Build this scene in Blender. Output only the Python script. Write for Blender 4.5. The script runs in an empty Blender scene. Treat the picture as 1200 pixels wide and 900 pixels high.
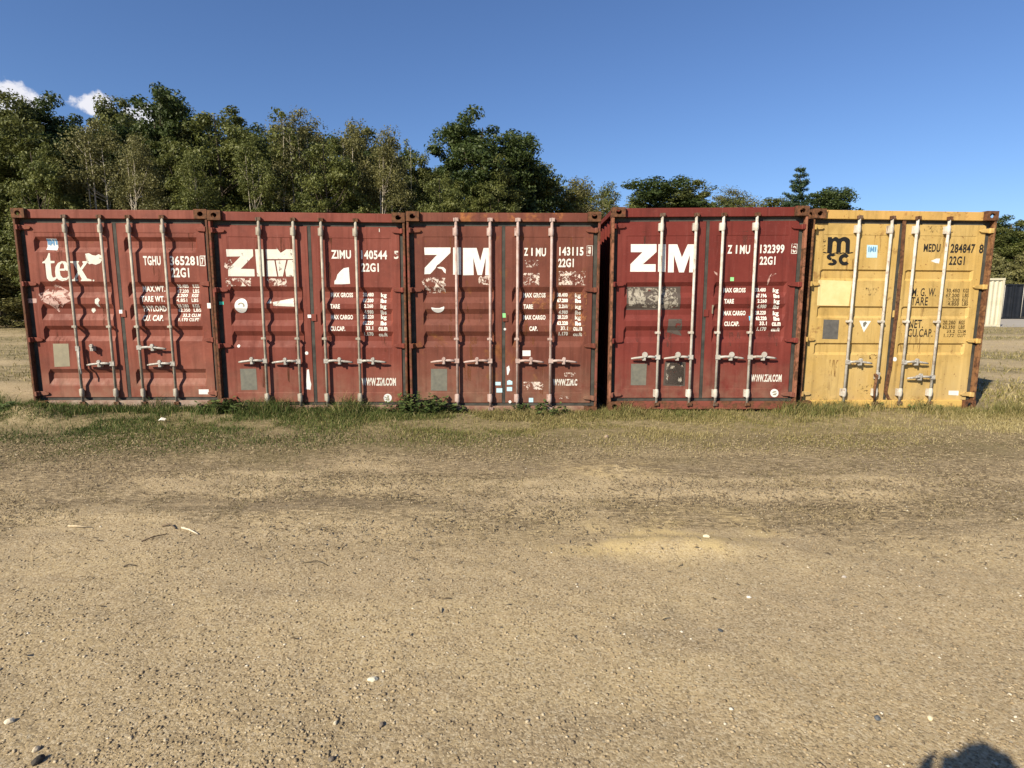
import bpy, bmesh, math, random
import numpy as np
from mathutils import Vector, Matrix
R = math.radians
random.seed(4); rng = np.random.default_rng(7)
scene = bpy.context.scene
col = scene.collection

# ------------------------------------------------------------------ camera
FPX, PITCH, EYE = 683.7, R(8.3), 1.5
cd = bpy.data.cameras.new('camera'); cam = bpy.data.objects.new('camera', cd); col.objects.link(cam)
cd.sensor_width = 36; cd.lens = FPX/1200*36; cd.clip_start = .02; cd.clip_end = 3000
cam.location = (0, 0, EYE); cam.rotation_euler = (R(90)-PITCH, 0, 0)
scene.camera = cam

# ------------------------------------------------------------------ light
SUN_EL = R(33.8); SUN_AZ = R(221.9)          # compass bearing of the sun, +Y is 0, clockwise
sv = Vector((math.sin(SUN_AZ)*math.cos(SUN_EL), math.cos(SUN_AZ)*math.cos(SUN_EL), math.sin(SUN_EL)))
sl = bpy.data.lights.new('sun', 'SUN'); sl.energy = 5.0; sl.angle = R(.5); sl.color = (1, .89, .70)
so = bpy.data.objects.new('sun', sl); col.objects.link(so)
so.rotation_euler = (-sv).to_track_quat('-Z', 'Y').to_euler(); so.location = sv*30
w = bpy.data.worlds.new('World'); scene.world = w; w.use_nodes = True
nt = w.node_tree; nt.nodes.clear()
sky = nt.nodes.new('ShaderNodeTexSky'); sky.sky_type = 'NISHITA'; sky.sun_disc = False
sky.sun_elevation = SUN_EL; sky.sun_rotation = SUN_AZ
sky.air_density = 1.0; sky.dust_density = .35; sky.ozone_density = 2.6; sky.altitude = 50
bg = nt.nodes.new('ShaderNodeBackground'); bg.inputs[1].default_value = .058
wo = nt.nodes.new('ShaderNodeOutputWorld')
# two small cumulus clouds low over the trees, by direction
tc = nt.nodes.new('ShaderNodeTexCoord')
def wn(t, **k):
    n = nt.nodes.new(t)
    for a, b in k.items(): setattr(n, a, b)
    return n
def pix_dir(px, py):
    a = (px-600)/FPX; b = -(py-450)/FPX
    return Vector((a, math.cos(PITCH)+b*math.sin(PITCH), -math.sin(PITCH)+b*math.cos(PITCH))).normalized()
nz = wn('ShaderNodeTexNoise'); nz.inputs['Scale'].default_value = 26; nz.inputs['Detail'].default_value = 7; nz.inputs['Roughness'].default_value = .6
nt.links.new(tc.outputs['Generated'], nz.inputs['Vector'])
acc = None
for (px, py, rx, rz) in ((4, 121, .048, .024), (108, 124, .036, .020), (165, 136, .03, .022), (130, 168, .05, .022), (75, 160, .04, .02), (-60, 110, .06, .04)):
    d = pix_dir(px, py)
    vs = wn('ShaderNodeVectorMath', operation='SUBTRACT'); vs.inputs[1].default_value = d
    nt.links.new(tc.outputs['Generated'], vs.inputs[0])
    vm = wn('ShaderNodeVectorMath', operation='MULTIPLY'); vm.inputs[1].default_value = (1/rx, 1/rx, 1/rz)
    nt.links.new(vs.outputs[0], vm.inputs[0])
    vl = wn('ShaderNodeVectorMath', operation='LENGTH'); nt.links.new(vm.outputs[0], vl.inputs[0])
    iv = wn('ShaderNodeMath', operation='SUBTRACT'); iv.inputs[0].default_value = 1.0; nt.links.new(vl.outputs['Value'], iv.inputs[1])
    if acc is None: acc = iv.outputs[0]
    else:
        mx = wn('ShaderNodeMath', operation='MAXIMUM'); nt.links.new(acc, mx.inputs[0]); nt.links.new(iv.outputs[0], mx.inputs[1]); acc = mx.outputs[0]
ad = wn('ShaderNodeMath', operation='MULTIPLY_ADD'); ad.inputs[1].default_value = 2.6; ad.inputs[2].default_value = -1.3
nt.links.new(nz.outputs['Fac'], ad.inputs[0])
sm = wn('ShaderNodeMath', operation='ADD'); nt.links.new(acc, sm.inputs[0]); nt.links.new(ad.outputs[0], sm.inputs[1])
mr = wn('ShaderNodeMapRange', interpolation_type='SMOOTHSTEP'); mr.inputs['From Min'].default_value = .12; mr.inputs['From Max'].default_value = .5
nt.links.new(sm.outputs[0], mr.inputs['Value'])
mxc = wn('ShaderNodeMix', data_type='RGBA'); mxc.inputs['B'].default_value = (8.5, 8.5, 9.2, 1)
tint = wn('ShaderNodeMix', data_type='RGBA', blend_type='MULTIPLY'); tint.inputs['Factor'].default_value = 1; tint.inputs['B'].default_value = (.80, .97, 1.27, 1)
nt.links.new(sky.outputs[0], tint.inputs['A'])
nt.links.new(mr.outputs['Result'], mxc.inputs['Factor']); nt.links.new(tint.outputs['Result'], mxc.inputs['A'])
nt.links.new(mxc.outputs['Result'], bg.inputs[0]); nt.links.new(bg.outputs[0], wo.inputs[0])
scene.view_settings.view_transform = 'Standard'; scene.view_settings.look = 'None'
scene.view_settings.exposure = .82; scene.view_settings.gamma = 1
scene.view_settings.use_curve_mapping = False
try:
    scene.cycles.max_bounces = 6; scene.cycles.transparent_max_bounces = 12
except Exception: pass

# ------------------------------------------------------------------ helpers
def tag(o, label=None, cat=None, group=None, kind=None):
    if label: o['label'] = label
    if cat: o['category'] = cat
    if group: o['group'] = group
    if kind: o['kind'] = kind
    return o
def empty(name, loc=(0, 0, 0), rot=(0, 0, 0)):
    o = bpy.data.objects.new(name, None); col.objects.link(o); o.location = loc; o.rotation_euler = rot
    o.empty_display_size = .3
    return o
class MB:
    def __init__(s): s.v = []; s.f = []; s.sm = []
    def add(s, vs, fs, smooth=False):
        n = len(s.v); s.v += [tuple(v) for v in vs]
        for f in fs: s.f.append([i+n for i in f]); s.sm.append(smooth)
        return s
    def box(s, x0, x1, y0, y1, z0, z1):
        s.add([(x0,y0,z0),(x1,y0,z0),(x1,y1,z0),(x0,y1,z0),(x0,y0,z1),(x1,y0,z1),(x1,y1,z1),(x0,y1,z1)],
              [(3,2,1,0),(4,5,6,7),(0,1,5,4),(1,2,6,5),(2,3,7,6),(3,0,4,7)]); return s
    def tube(s, pts, rad, n=8, cap=True, sx=1.0):
        pts = [Vector(p) for p in pts]
        if not hasattr(rad, '__len__'): rad = [rad]*len(pts)
        vs = []; m = len(pts)
        for i, p in enumerate(pts):
            t = (pts[min(i+1, m-1)]-pts[max(i-1, 0)]).normalized()
            a = Vector((0,1,0)) if abs(t.y) < .9 else Vector((1,0,0))
            u = t.cross(a).normalized(); v = t.cross(u)
            for k in range(n):
                an = 2*math.pi*k/n
                vs.append(p+u*math.cos(an)*rad[i]*sx+v*math.sin(an)*rad[i])
        fs = [(i*n+k, i*n+(k+1) % n, (i+1)*n+(k+1) % n, (i+1)*n+k) for i in range(m-1) for k in range(n)]
        s.add(vs, fs, True)
        if cap:
            b = len(s.v)-m*n
            s.f.append([b+k for k in range(n)][::-1]); s.sm.append(False)
            s.f.append([b+(m-1)*n+k for k in range(n)]); s.sm.append(False)
        return s
    def prism_y(s, poly, y0, y1):          # polygon in x,z pushed along y
        n = len(poly)
        vs = [(x, y0, z) for x, z in poly]+[(x, y1, z) for x, z in poly]
        fs = [tuple(range(n)), tuple(range(2*n-1, n-1, -1))]+[(i, n+i, n+(i+1) % n, (i+1) % n) for i in range(n)]
        s.add(vs, fs); return s
    def build(s, name, mat, parent=None, bevel=0, recalc=True):
        me = bpy.data.meshes.new(name); me.from_pydata(s.v, [], s.f)
        if recalc:
            bm = bmesh.new(); bm.from_mesh(me); bmesh.ops.recalc_face_normals(bm, faces=bm.faces)
            bm.to_mesh(me); bm.free()
        me.polygons.foreach_set('use_smooth', s.sm)
        if mat: me.materials.append(mat)
        o = bpy.data.objects.new(name, me); col.objects.link(o); o.parent = parent
        if bevel:
            b = o.modifiers.new('bevel', 'BEVEL'); b.width = bevel; b.segments = 2; b.limit_method = 'ANGLE'; b.angle_limit = R(40)
        return o
def mesh_np(name, v, f, mat, parent=None, attr=None, smooth=False):
    me = bpy.data.meshes.new(name); nv = len(v); k = f.shape[1]; nf = len(f)
    me.vertices.add(nv); me.vertices.foreach_set('co', np.ascontiguousarray(v, dtype=np.float32).ravel())
    me.loops.add(nf*k); me.loops.foreach_set('vertex_index', np.ascontiguousarray(f, dtype=np.int32).ravel())
    me.polygons.add(nf); me.polygons.foreach_set('loop_start', np.arange(0, nf*k, k, dtype=np.int32))
    try: me.polygons.foreach_set('loop_total', np.full(nf, k, dtype=np.int32))
    except Exception: pass
    if smooth: me.polygons.foreach_set('use_smooth', np.ones(nf, dtype=bool))
    me.update(calc_edges=True)
    if attr:
        for an, av in attr.items():
            a = me.attributes.new(an, 'FLOAT', 'POINT'); a.data.foreach_set('value', np.ascontiguousarray(av, dtype=np.float32))
    me.materials.append(mat)
    o = bpy.data.objects.new(name, me); col.objects.link(o); o.parent = parent
    return o
def vnoise(x, y, seed=0):
    xi = np.floor(x).astype(np.int64); yi = np.floor(y).astype(np.int64); fx = x-xi; fy = y-yi
    fx = fx*fx*(3-2*fx); fy = fy*fy*(3-2*fy)
    def h(a, b):
        n = (a*374761393+b*668265263+seed*1442695041) & 0xffffffff
        n = ((n ^ (n >> 13))*1274126177) & 0xffffffff
        return ((n ^ (n >> 16)) & 0xffff)/65535.
    return (h(xi, yi)*(1-fx)+h(xi+1, yi)*fx)*(1-fy)+(h(xi, yi+1)*(1-fx)+h(xi+1, yi+1)*fx)*fy
def fbm(x, y, sc, oc=4, seed=0):
    t = 0; a = 1; n = 0
    for i in range(oc):
        t = t+a*vnoise(x*sc+17.3*i, y*sc-9.1*i, seed+i); n += a; a *= .5; sc *= 2.03
    return t/n
def sstep(a, b, x):
    t = np.clip((x-a)/(b-a), 0, 1); return t*t*(3-2*t)

# ------------------------------------------------------------------ materials
class NT:
    def __init__(s, name, rough=.6, spec=.3):
        s.m = bpy.data.materials.new(name); s.m.use_nodes = True; s.t = s.m.node_tree
        s.p = s.t.nodes['Principled BSDF']; s.p.inputs['Roughness'].default_value = rough
        s.p.inputs['Specular IOR Level'].default_value = spec
        s.c = s.t.nodes.new('ShaderNodeTexCoord')
    def n(s, ty, ins=None, **k):
        q = s.t.nodes.new(ty)
        for a, b in k.items(): setattr(q, a, b)
        for a, b in (ins or {}).items(): s.set(q.inputs[a], b)
        return q
    def set(s, sock, val):
        if isinstance(val, bpy.types.NodeSocket): s.t.links.new(val, sock)
        else:
            if hasattr(sock.default_value, '__len__') and len(sock.default_value) == 4 and len(val) == 3: val = (*val, 1)
            sock.default_value = val
    def coord(s, off=(0,0,0), scale=(1,1,1)):
        q = s.n('ShaderNodeMapping', {'Vector': s.c.outputs['Object'], 'Location': off, 'Scale': scale}); return q.outputs[0]
    def noise(s, vec, scale, detail=4, rough=.55, dist=0):
        return s.n('ShaderNodeTexNoise', {'Vector': vec, 'Scale': scale, 'Detail': detail, 'Roughness': rough, 'Distortion': dist}).outputs['Fac']
    def ramp(s, fac, a, b, lo=0., hi=1.):
        return s.n('ShaderNodeMapRange', {'Value': fac, 'From Min': a, 'From Max': b, 'To Min': lo, 'To Max': hi}).outputs['Result']
    def mix(s, fac, a, b, mode='MIX'):
        q = s.n('ShaderNodeMix', data_type='RGBA', blend_type=mode)
        s.set(q.inputs['Factor'], fac); s.set(q.inputs['A'], a); s.set(q.inputs['B'], b); return q.outputs['Result']
    def math(s, op, a, b=0.):
        q = s.n('ShaderNodeMath', operation=op); s.set(q.inputs[0], a); s.set(q.inputs[1], b); return q.outputs[0]
    def color(s, c): s.set(s.p.inputs['Base Color'], c)
    def bump(s, h, strength=.3, dist=.01):
        b = s.n('ShaderNodeBump', {'Height': h, 'Strength': strength, 'Distance': dist}); s.t.links.new(b.outputs[0], s.p.inputs['Normal'])
RUST = (.11, .042, .018); RUST2 = (.19, .075, .03)
def paint(name, c, fade, seed=0, rust=.68, dirt=.35, rustcol=RUST, spots=.70):
    """weathered container paint: faded patches, runs, rust, dust near the ground"""
    m = NT(name, .6, .18); v = m.coord((seed*3.1, seed*1.7, seed*2.3))
    base = m.mix(m.ramp(m.noise(v, 1.4, 5, .6), .35, .7), c, fade)
    vs = m.coord((seed*2.1, 0, seed), (9, 9, .55))
    st = m.noise(vs, 1.6, 5, .65)
    base = m.mix(m.ramp(st, .50, .75, 0, .6), base, tuple(x*.42 for x in c))
    base = m.mix(m.ramp(m.noise(v, 2.3, 7, .7, .5), .50, .68, 0, .42), base, tuple(x*.5+.006 for x in c))
    base = m.mix(m.ramp(m.noise(vs, 3.3, 4, .6), .60, .85, 0, .35), base, tuple(min(1, x*1.35+.05) for x in fade))
    sc = m.noise(m.coord((seed, 4, 1), (14, 14, 60)), 1.2, 3, .7)
    base = m.mix(m.ramp(sc, .62, .76, 0, .32), base, tuple(min(1, x*1.4+.08) for x in fade))
    rn = m.noise(v, 3.2, 8, .68, .4); rs = m.noise(m.coord((seed*5, 2, seed), (5, 5, 1.2)), 2.2, 6, .7)
    rm = m.math('MULTIPLY', m.ramp(rn, rust-.05, rust+.03), m.ramp(rs, .38, .55))
    sp = m.ramp(m.noise(v, 24, 3, .6), spots, spots+.04, 0, .8)
    rm = m.math('MAXIMUM', rm, sp)
    rc = m.mix(m.ramp(m.noise(v, 15, 4), .35, .65), rustcol, RUST2)
    out = m.mix(rm, base, rc)
    z = m.n('ShaderNodeSeparateXYZ', {'Vector': m.c.outputs['Object']}).outputs['Z']
    dz = m.math('MULTIPLY', m.ramp(z, .75, .0, 0, dirt), m.ramp(m.noise(v, 5, 5, .65), .3, .65))
    out = m.mix(dz, out, (.32, .25, .17))
    m.color(out)
    m.set(m.p.inputs['Roughness'], m.math('ADD', m.math('MULTIPLY', rm, .3), m.ramp(st, .3, .8, .5, .75)))
    m.bump(m.math('ADD', m.math('MULTIPLY', m.noise(v, 2.6, 2, .5), 1.), m.math('MULTIPLY', m.noise(v, 30, 4), .08)), .35, .02)
    return m.m
def rusty(name, c, seed=0, amt=.5):
    m = NT(name, .85, .2); v = m.coord((seed, seed*2, 0))
    n1 = m.noise(v, 7, 7, .7)
    r = m.mix(m.ramp(m.noise(v, 28, 4), .3, .7), (.050, .026, .016), (.155, .068, .032))
    m.color(m.mix(m.ramp(n1, amt-.06, amt+.06), r, c)); m.bump(m.noise(v, 45, 5), .5, .006); return m.m
def plain(name, c, rough=.6, var=.25, scale=20, spec=.3, c2=None):
    m = NT(name, rough, spec); v = m.coord()
    m.color(m.mix(m.ramp(m.noise(v, scale, 5, .65), .35, .7), c, c2 or tuple(x*(1-var) for x in c)))
    m.bump(m.noise(v, scale*2, 3), .15, .004); return m.m
def decal(name, c, wear, seed=0, scale=9, under=None):
    """paint or foil film with worn-away chips"""
    m = NT(name, .6, .3); v = m.coord((seed*1.3, 0, seed*.7))
    m.color(m.mix(m.ramp(m.noise(v, 12, 5, .7), .4, .75), c, tuple(x*.78 for x in c)))
    if wear > 0:
        w1 = m.ramp(m.noise(v, scale, 9, .75, .6), wear-.015, wear+.015)   # 1 = keep
        tr = m.n('ShaderNodeBsdfTransparent'); mx = m.n('ShaderNodeMixShader')
        m.t.links.new(w1, mx.inputs[0]); m.t.links.new(tr.outputs[0], mx.inputs[1]); m.t.links.new(m.p.outputs[0], mx.inputs[2])
        o = m.t.nodes['Material Output']; m.t.links.new(mx.outputs[0], o.inputs['Surface'])
    return m.m
def barpaint(name, c, seed, c2):
    m = NT(name, .6, .22); v = m.coord((seed, 0, seed*2)); b = m.mix(m.ramp(m.noise(v, 9, 5, .7), .35, .65), c, c2)
    b = m.mix(m.ramp(m.noise(m.coord((seed, 0, 0), (6, 6, 2.2)), 3, 7, .75), .57, .66, 0, .8), b, (.13, .065, .035))
    m.color(b); m.bump(m.noise(v, 50, 4), .2, .003); return m.m
M = {}
M['rubber'] = plain('gasket rubber', (.030, .030, .027), .8, .3, 6, .2, (.075, .07, .06))
M['rubber_pale'] = plain('weathered gasket rubber', (.12, .115, .09), .85, .3, 6, .2, (.06, .055, .05))
M['bar_cream'] = barpaint('chalky cream bar paint', (.40, .37, .30), 1, (.24, .21, .17))
M['bar_white'] = barpaint('off white bar paint', (.52, .50, .45), 2, (.34, .30, .25))
M['bar_pink'] = barpaint('faded pinkish bar paint', (.44, .35, .32), 3, (.30, .20, .17))
M['bar_grey'] = barpaint('galvanised steel', (.42, .41, .38), 4, (.30, .27, .23))
M['steel'] = plain('dull galvanised fittings', (.42, .41, .38), .45, .3, 40, .5, (.17, .14, .11))
M['darksteel'] = rusty('rust browned steel', (.12, .09, .07), 3, .55)
M['hole'] = plain('dark cavity', (.012, .010, .009), 1, .1)
M['plate'] = plain('weathered data plate', (.25, .22, .15), .6, .3, 9, .3, (.19, .17, .12))
M['plate_dark'] = plain('grey data plate', (.075, .072, .068), .5, .3, 14, .4, (.12, .115, .105))
M['plate_grime'] = plain('grimy data plate', (.15, .145, .115), .5, .4, 14, .4, (.10, .10, .085))
M['white'] = decal('white lettering paint', (.66, .65, .60), .33, 0)
M['white_worn'] = decal('worn white lettering paint', (.60, .58, .52), .43, 3, 14)
M['white_table'] = decal('stencilled white table', (.72, .70, .64), .36, 6, 30)
M['white_faint'] = decal('faint white scrawl', (.62, .52, .45), .53, 5, 20)
M['logo_clean'] = decal('clean white logo paint', (.68, .67, .63), .0, 0)
M['logo_worn'] = decal('scuffed white logo paint', (.60, .59, .52), .40, 8, 7)
M['black'] = decal('black lettering paint', (.018, .016, .014), .36, 2, 10)
M['blacksolid'] = plain('black logo paint', (.012, .011, .010), .5, .2)
M['black_worn'] = decal('worn dark lettering', (.07, .045, .015), .42, 6, 30)
M['sticker_white'] = plain('white sticker', (.66, .66, .64), .5, .12, 30)
M['sticker_blue'] = plain('blue sticker', (.10, .24, .42), .5, .2, 60)
M['sticker_pale'] = plain('pale blue sticker', (.45, .66, .74), .5, .2, 30)
M['sticker_teal'] = plain('teal tag', (.05, .55, .42), .5, .2, 30)
M['sticker_green'] = plain('green tag', (.25, .62, .25), .5, .2, 30)
M['sticker_cyan'] = plain('cyan tag', (.10, .50, .80), .5, .2, 30)
M['patch_cream'] = plain('cream paint patch', (.66, .53, .27), .6, .12, 6, .3, (.58, .43, .19))
M['residue'] = decal('torn label residue', (.30, .27, .22), .50, 9, 16)
M['residue_dark'] = decal('grimy label residue', (.075, .06, .05), .40, 4, 8)
M['residue_pink'] = decal('rubbed label residue', (.46, .30, .26), .47, 7, 12)
M['seal'] = plain('white seal tag', (.75, .68, .66), .5, .1)

# ------------------------------------------------------------------ containers
HW, HT, LEN = 1.219, 2.591, 6.058
FY = .078                                   # door plane behind the castings' front
def side_f(x):                              # 1 inside a door's corrugated panel, 0 on its frame
    a = abs(x)
    return max(0., min(1., (a-.105)/.03, (1.035-a)/.03))
class Box5: pass
def make_loc(pose, ox, oy=235, sc=3.529):
    X, Y, Z, yaw, roll = pose; cy, sy, cr, sr = math.cos(yaw), math.sin(yaw), math.cos(roll), math.sin(roll)
    def loc(zx, zy, yl=FY):
        px = ox+zx/sc; py = oy+zy/sc
        a = (px-600)/FPX; b = -(py-450)/FPX
        d = (a, math.cos(PITCH)+b*math.sin(PITCH), -math.sin(PITCH)+b*math.cos(PITCH))
        o = (-X, -Y, EYE-Z)
        ol = (o[0]*cy+o[1]*sy, -o[0]*sy+o[1]*cy, o[2]); dl = (d[0]*cy+d[1]*sy, -d[0]*sy+d[1]*cy, d[2])
        t = (yl-ol[1])/dl[1]; qx = ol[0]+t*dl[0]; qz = ol[2]+t*dl[2]
        return qx*cr-qz*sr, qx*sr+qz*cr
    return loc
def surf(C, x, z):
    s = side_f(x)
    if s == 0: return FY
    p = .004 if C.seam_lo < z < C.seam_hi else 0.
    for (a, b, c, d) in C.valleys:           # z from top to bottom
        if d < z < a:
            k = (a-z)/(a-b) if z > b else (1. if z > c else (z-d)/(c-d))
            p = max(p, k*C.depth)
    return FY+s*p
def conform(me_v, me_f, C, off=.0016):
    bm = bmesh.new()
    vs = [bm.verts.new((x, 0, z)) for x, z in me_v]
    for f in me_f:
        try: bm.faces.new([vs[i] for i in f])
        except ValueError: pass
    bm.normal_update()
    bmesh.ops.triangulate(bm, faces=bm.faces)
    zs = [v.co.z for v in bm.verts]; xs = [v.co.x for v in bm.verts]
    cuts = [(z, 'z') for vv in C.valleys for z in vv]+[(q, 'z') for q in (C.seam_lo, C.seam_hi)]
    cuts += [(s*q, 'x') for s in (-1, 1) for q in (.105, .135, 1.005, 1.035)]
    for q, ax in cuts:
        r = zs if ax == 'z' else xs
        if min(r) < q < max(r):
            co = (0, 0, q) if ax == 'z' else (q, 0, 0); no = (0, 0, 1) if ax == 'z' else (1, 0, 0)
            bmesh.ops.bisect_plane(bm, geom=bm.verts[:]+bm.edges[:]+bm.faces[:], plane_co=co, plane_no=no)
    for v in bm.verts: v.co.y = surf(C, v.co.x, v.co.z)-off
    bm.normal_update()
    for f in bm.faces:
        if f.normal.y > 0: f.normal_flip()
    out = ([tuple(v.co) for v in bm.verts], [[v.index for v in f.verts] for f in bm.faces] if not bm.verts.index_update() else None)
    bm.free(); return out
TXT = {}
def glyphs(s, bold):
    if (s, bold) in TXT: return TXT[(s, bold)]
    cu = bpy.data.curves.new('txt', 'FONT'); cu.body = s; cu.offset = bold; cu.resolution_u = 3; cu.space_character = 1.08
    o = bpy.data.objects.new('txt', cu); col.objects.link(o)
    dg = bpy.context.evaluated_depsgraph_get(); dg.update()
    me = bpy.data.meshes.new_from_object(o.evaluated_get(dg))
    v = [(p.co.x, p.co.y) for p in me.vertices]; f = [list(p.vertices) for p in me.polygons]
    bpy.data.objects.remove(o); bpy.data.curves.remove(cu); bpy.data.meshes.remove(me)
    x0 = min(p[0] for p in v); x1 = max(p[0] for p in v)
    # letter height from the capitals, so commas and g tails do not squash a line
    y0 = 0.0 if any(ch.isalnum() for ch in s) else min(p[1] for p in v); y1 = max(p[1] for p in v)
    TXT[(s, bold)] = ([((a-x0)/(x1-x0), (b-y0)/(y1-y0)) for a, b in v], f)
    return TXT[(s, bold)]
def zbox(C, x0, y0, x1, y1):
    xm, ym = (x0+x1)/2, (y0+y1)/2
    return C.loc(x0, ym)[0], C.loc(xm, y1)[1], C.loc(x1, ym)[0], C.loc(xm, y0)[1]
class Marks:
    def __init__(s, C): s.C = C; s.v = []; s.f = []
    def _add(s, v, f, off=.0016):
        v, f = conform(v, f, s.C, off); n = len(s.v); s.v += v; s.f += [[i+n for i in q] for q in f]
    def text(s, t, x0, y0, x1, y1, bold=.02):
        g, f = glyphs(t, bold); a, b, c, d = zbox(s.C, x0, y0, x1, y1)
        s._add([(a+u*(c-a), b+v*(d-b)) for u, v in g], f); return s
    def poly(s, pts, off=.0016):            # pts in zoom pixels
        s._add([s.C.loc(*p) for p in pts], [list(range(len(pts)))], off); return s
    def lpoly(s, pts, off=.0016): s._add(pts, [list(range(len(pts)))], off); return s
    def rect(s, x0, y0, x1, y1, off=.0016):
        a, b, c, d = zbox(s.C, x0, y0, x1, y1); s._add([(a,b),(c,b),(c,d),(a,d)], [[0,1,2,3]], off); return s
    def disc(s, x, y, r, ry=None, n=20, off=.0016):
        return s.poly([(x+r*math.cos(2*math.pi*k/n), y+(ry or r)*math.sin(2*math.pi*k/n)) for k in range(n)], off)
    def ring(s, x, y, r, th, ry=None, n=24, a0=0, a1=360):
        ry = ry or r
        A = [R(a0+(a1-a0)*k/n) for k in range(n+1)]
        for k in range(n):
            s.poly([(x+r*math.cos(A[k]), y+ry*math.sin(A[k])), (x+r*math.cos(A[k+1]), y+ry*math.sin(A[k+1])),
                    (x+(r-th)*math.cos(A[k+1]), y+(ry-th)*math.sin(A[k+1])), (x+(r-th)*math.cos(A[k]), y+(ry-th)*math.sin(A[k]))])
        return s
    def build(s, name, mat, parent, label=None):
        me = bpy.data.meshes.new(name); me.from_pydata(s.v, [], s.f); me.materials.append(mat)
        o = bpy.data.objects.new(name, me); col.objects.link(o); o.parent = parent
        if label: o['label'] = label
        return o

def holed_plate(mb, c, u, v, hu, hv, a, b, nrm, n=12, depth=.03):
    """rectangular plate (half sizes hu,hv) with an oval hole (a,b) and the hole's inner rim"""
    c, u, v, nrm = Vector(c), Vector(u), Vector(v), Vector(nrm)
    inner = []; outer = []
    for k in range(n):
        t = 2*math.pi*(k+.5)/n; cu, sn = math.cos(t), math.sin(t)
        inner.append(c+u*a*cu+v*b*sn)
        m = max(abs(cu), abs(sn)); outer.append(c+u*hu*cu/m+v*hv*sn/m)
    # corners of the rectangle: snap nearest
    for su in (-1, 1):
        for sv_ in (-1, 1):
            p = c+u*hu*su+v*hv*sv_
            i = min(range(n), key=lambda k: (outer[k]-p).length); outer[i] = p
    back = [p-nrm*depth for p in inner]
    mb.add(outer+inner+back, [(k, (k+1) % n, n+(k+1) % n, n+k) for k in range(n)]+[(n+k, n+(k+1) % n, 2*n+(k+1) % n, 2*n+k) for k in range(n)])
def casting(sx, y0, z0, front, mat, parent):
    """corner casting with holes in its end face and its outer side"""
    w, d, h = .162, .178, .118
    xo = sx*HW; xi = sx*(HW-w); xm = (xo+xi)/2; zm = z0+h/2; ym = y0+d/2
    yf, yb = (y0, y0+d) if front else (y0+d, y0); fn = -1 if front else 1
    mb = MB()
    holed_plate(mb, (xm, yf, zm), (1,0,0), (0,0,1), w/2, h/2, .037, .03, (0,fn,0))
    holed_plate(mb, (xo, ym, zm), (0,1,0), (0,0,1), d/2, h/2, .04, .028, (sx,0,0))
    holed_plate(mb, (xm, ym, z0+h), (1,0,0), (0,1,0), w/2, d/2, .032, .055, (0,0,1))
    mb.add([(xi,yf,z0),(xi,yb,z0),(xi,yb,z0+h),(xi,yf,z0+h)], [(0,1,2,3)])
    mb.add([(xi,yf,z0),(xo,yf,z0),(xo,yb,z0),(xi,yb,z0)], [(0,1,2,3)])
    mb.add([(xi,yb,z0),(xo,yb,z0),(xo,yb,z0+h),(xi,yb,z0+h)], [(0,1,2,3)])
    return mb.build('corner_casting', mat, parent, recalc=False)
def corr_panel(a0, a1, z0, z1, axis, pos, depth, pitch=.278):
    """vertical corrugations along an axis"""
    pts = []; t = a0; n = max(2, round((a1-a0)/pitch)); p = (a1-a0)/n
    for k in range(n):
        b = a0+k*p; pts += [(b, 0), (b+p*.26, 0), (b+p*.5, depth), (b+p*.76, depth)]
    pts.append((a1, 0)); vs = []
    for a, dd in pts:
        for z in (z0, z1): vs.append((a, pos+dd, z) if axis == 'x' else (pos+dd, a, z))
    return MB().add(vs, [(2*i, 2*i+2, 2*i+3, 2*i+1) for i in range(len(pts)-1)])

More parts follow.
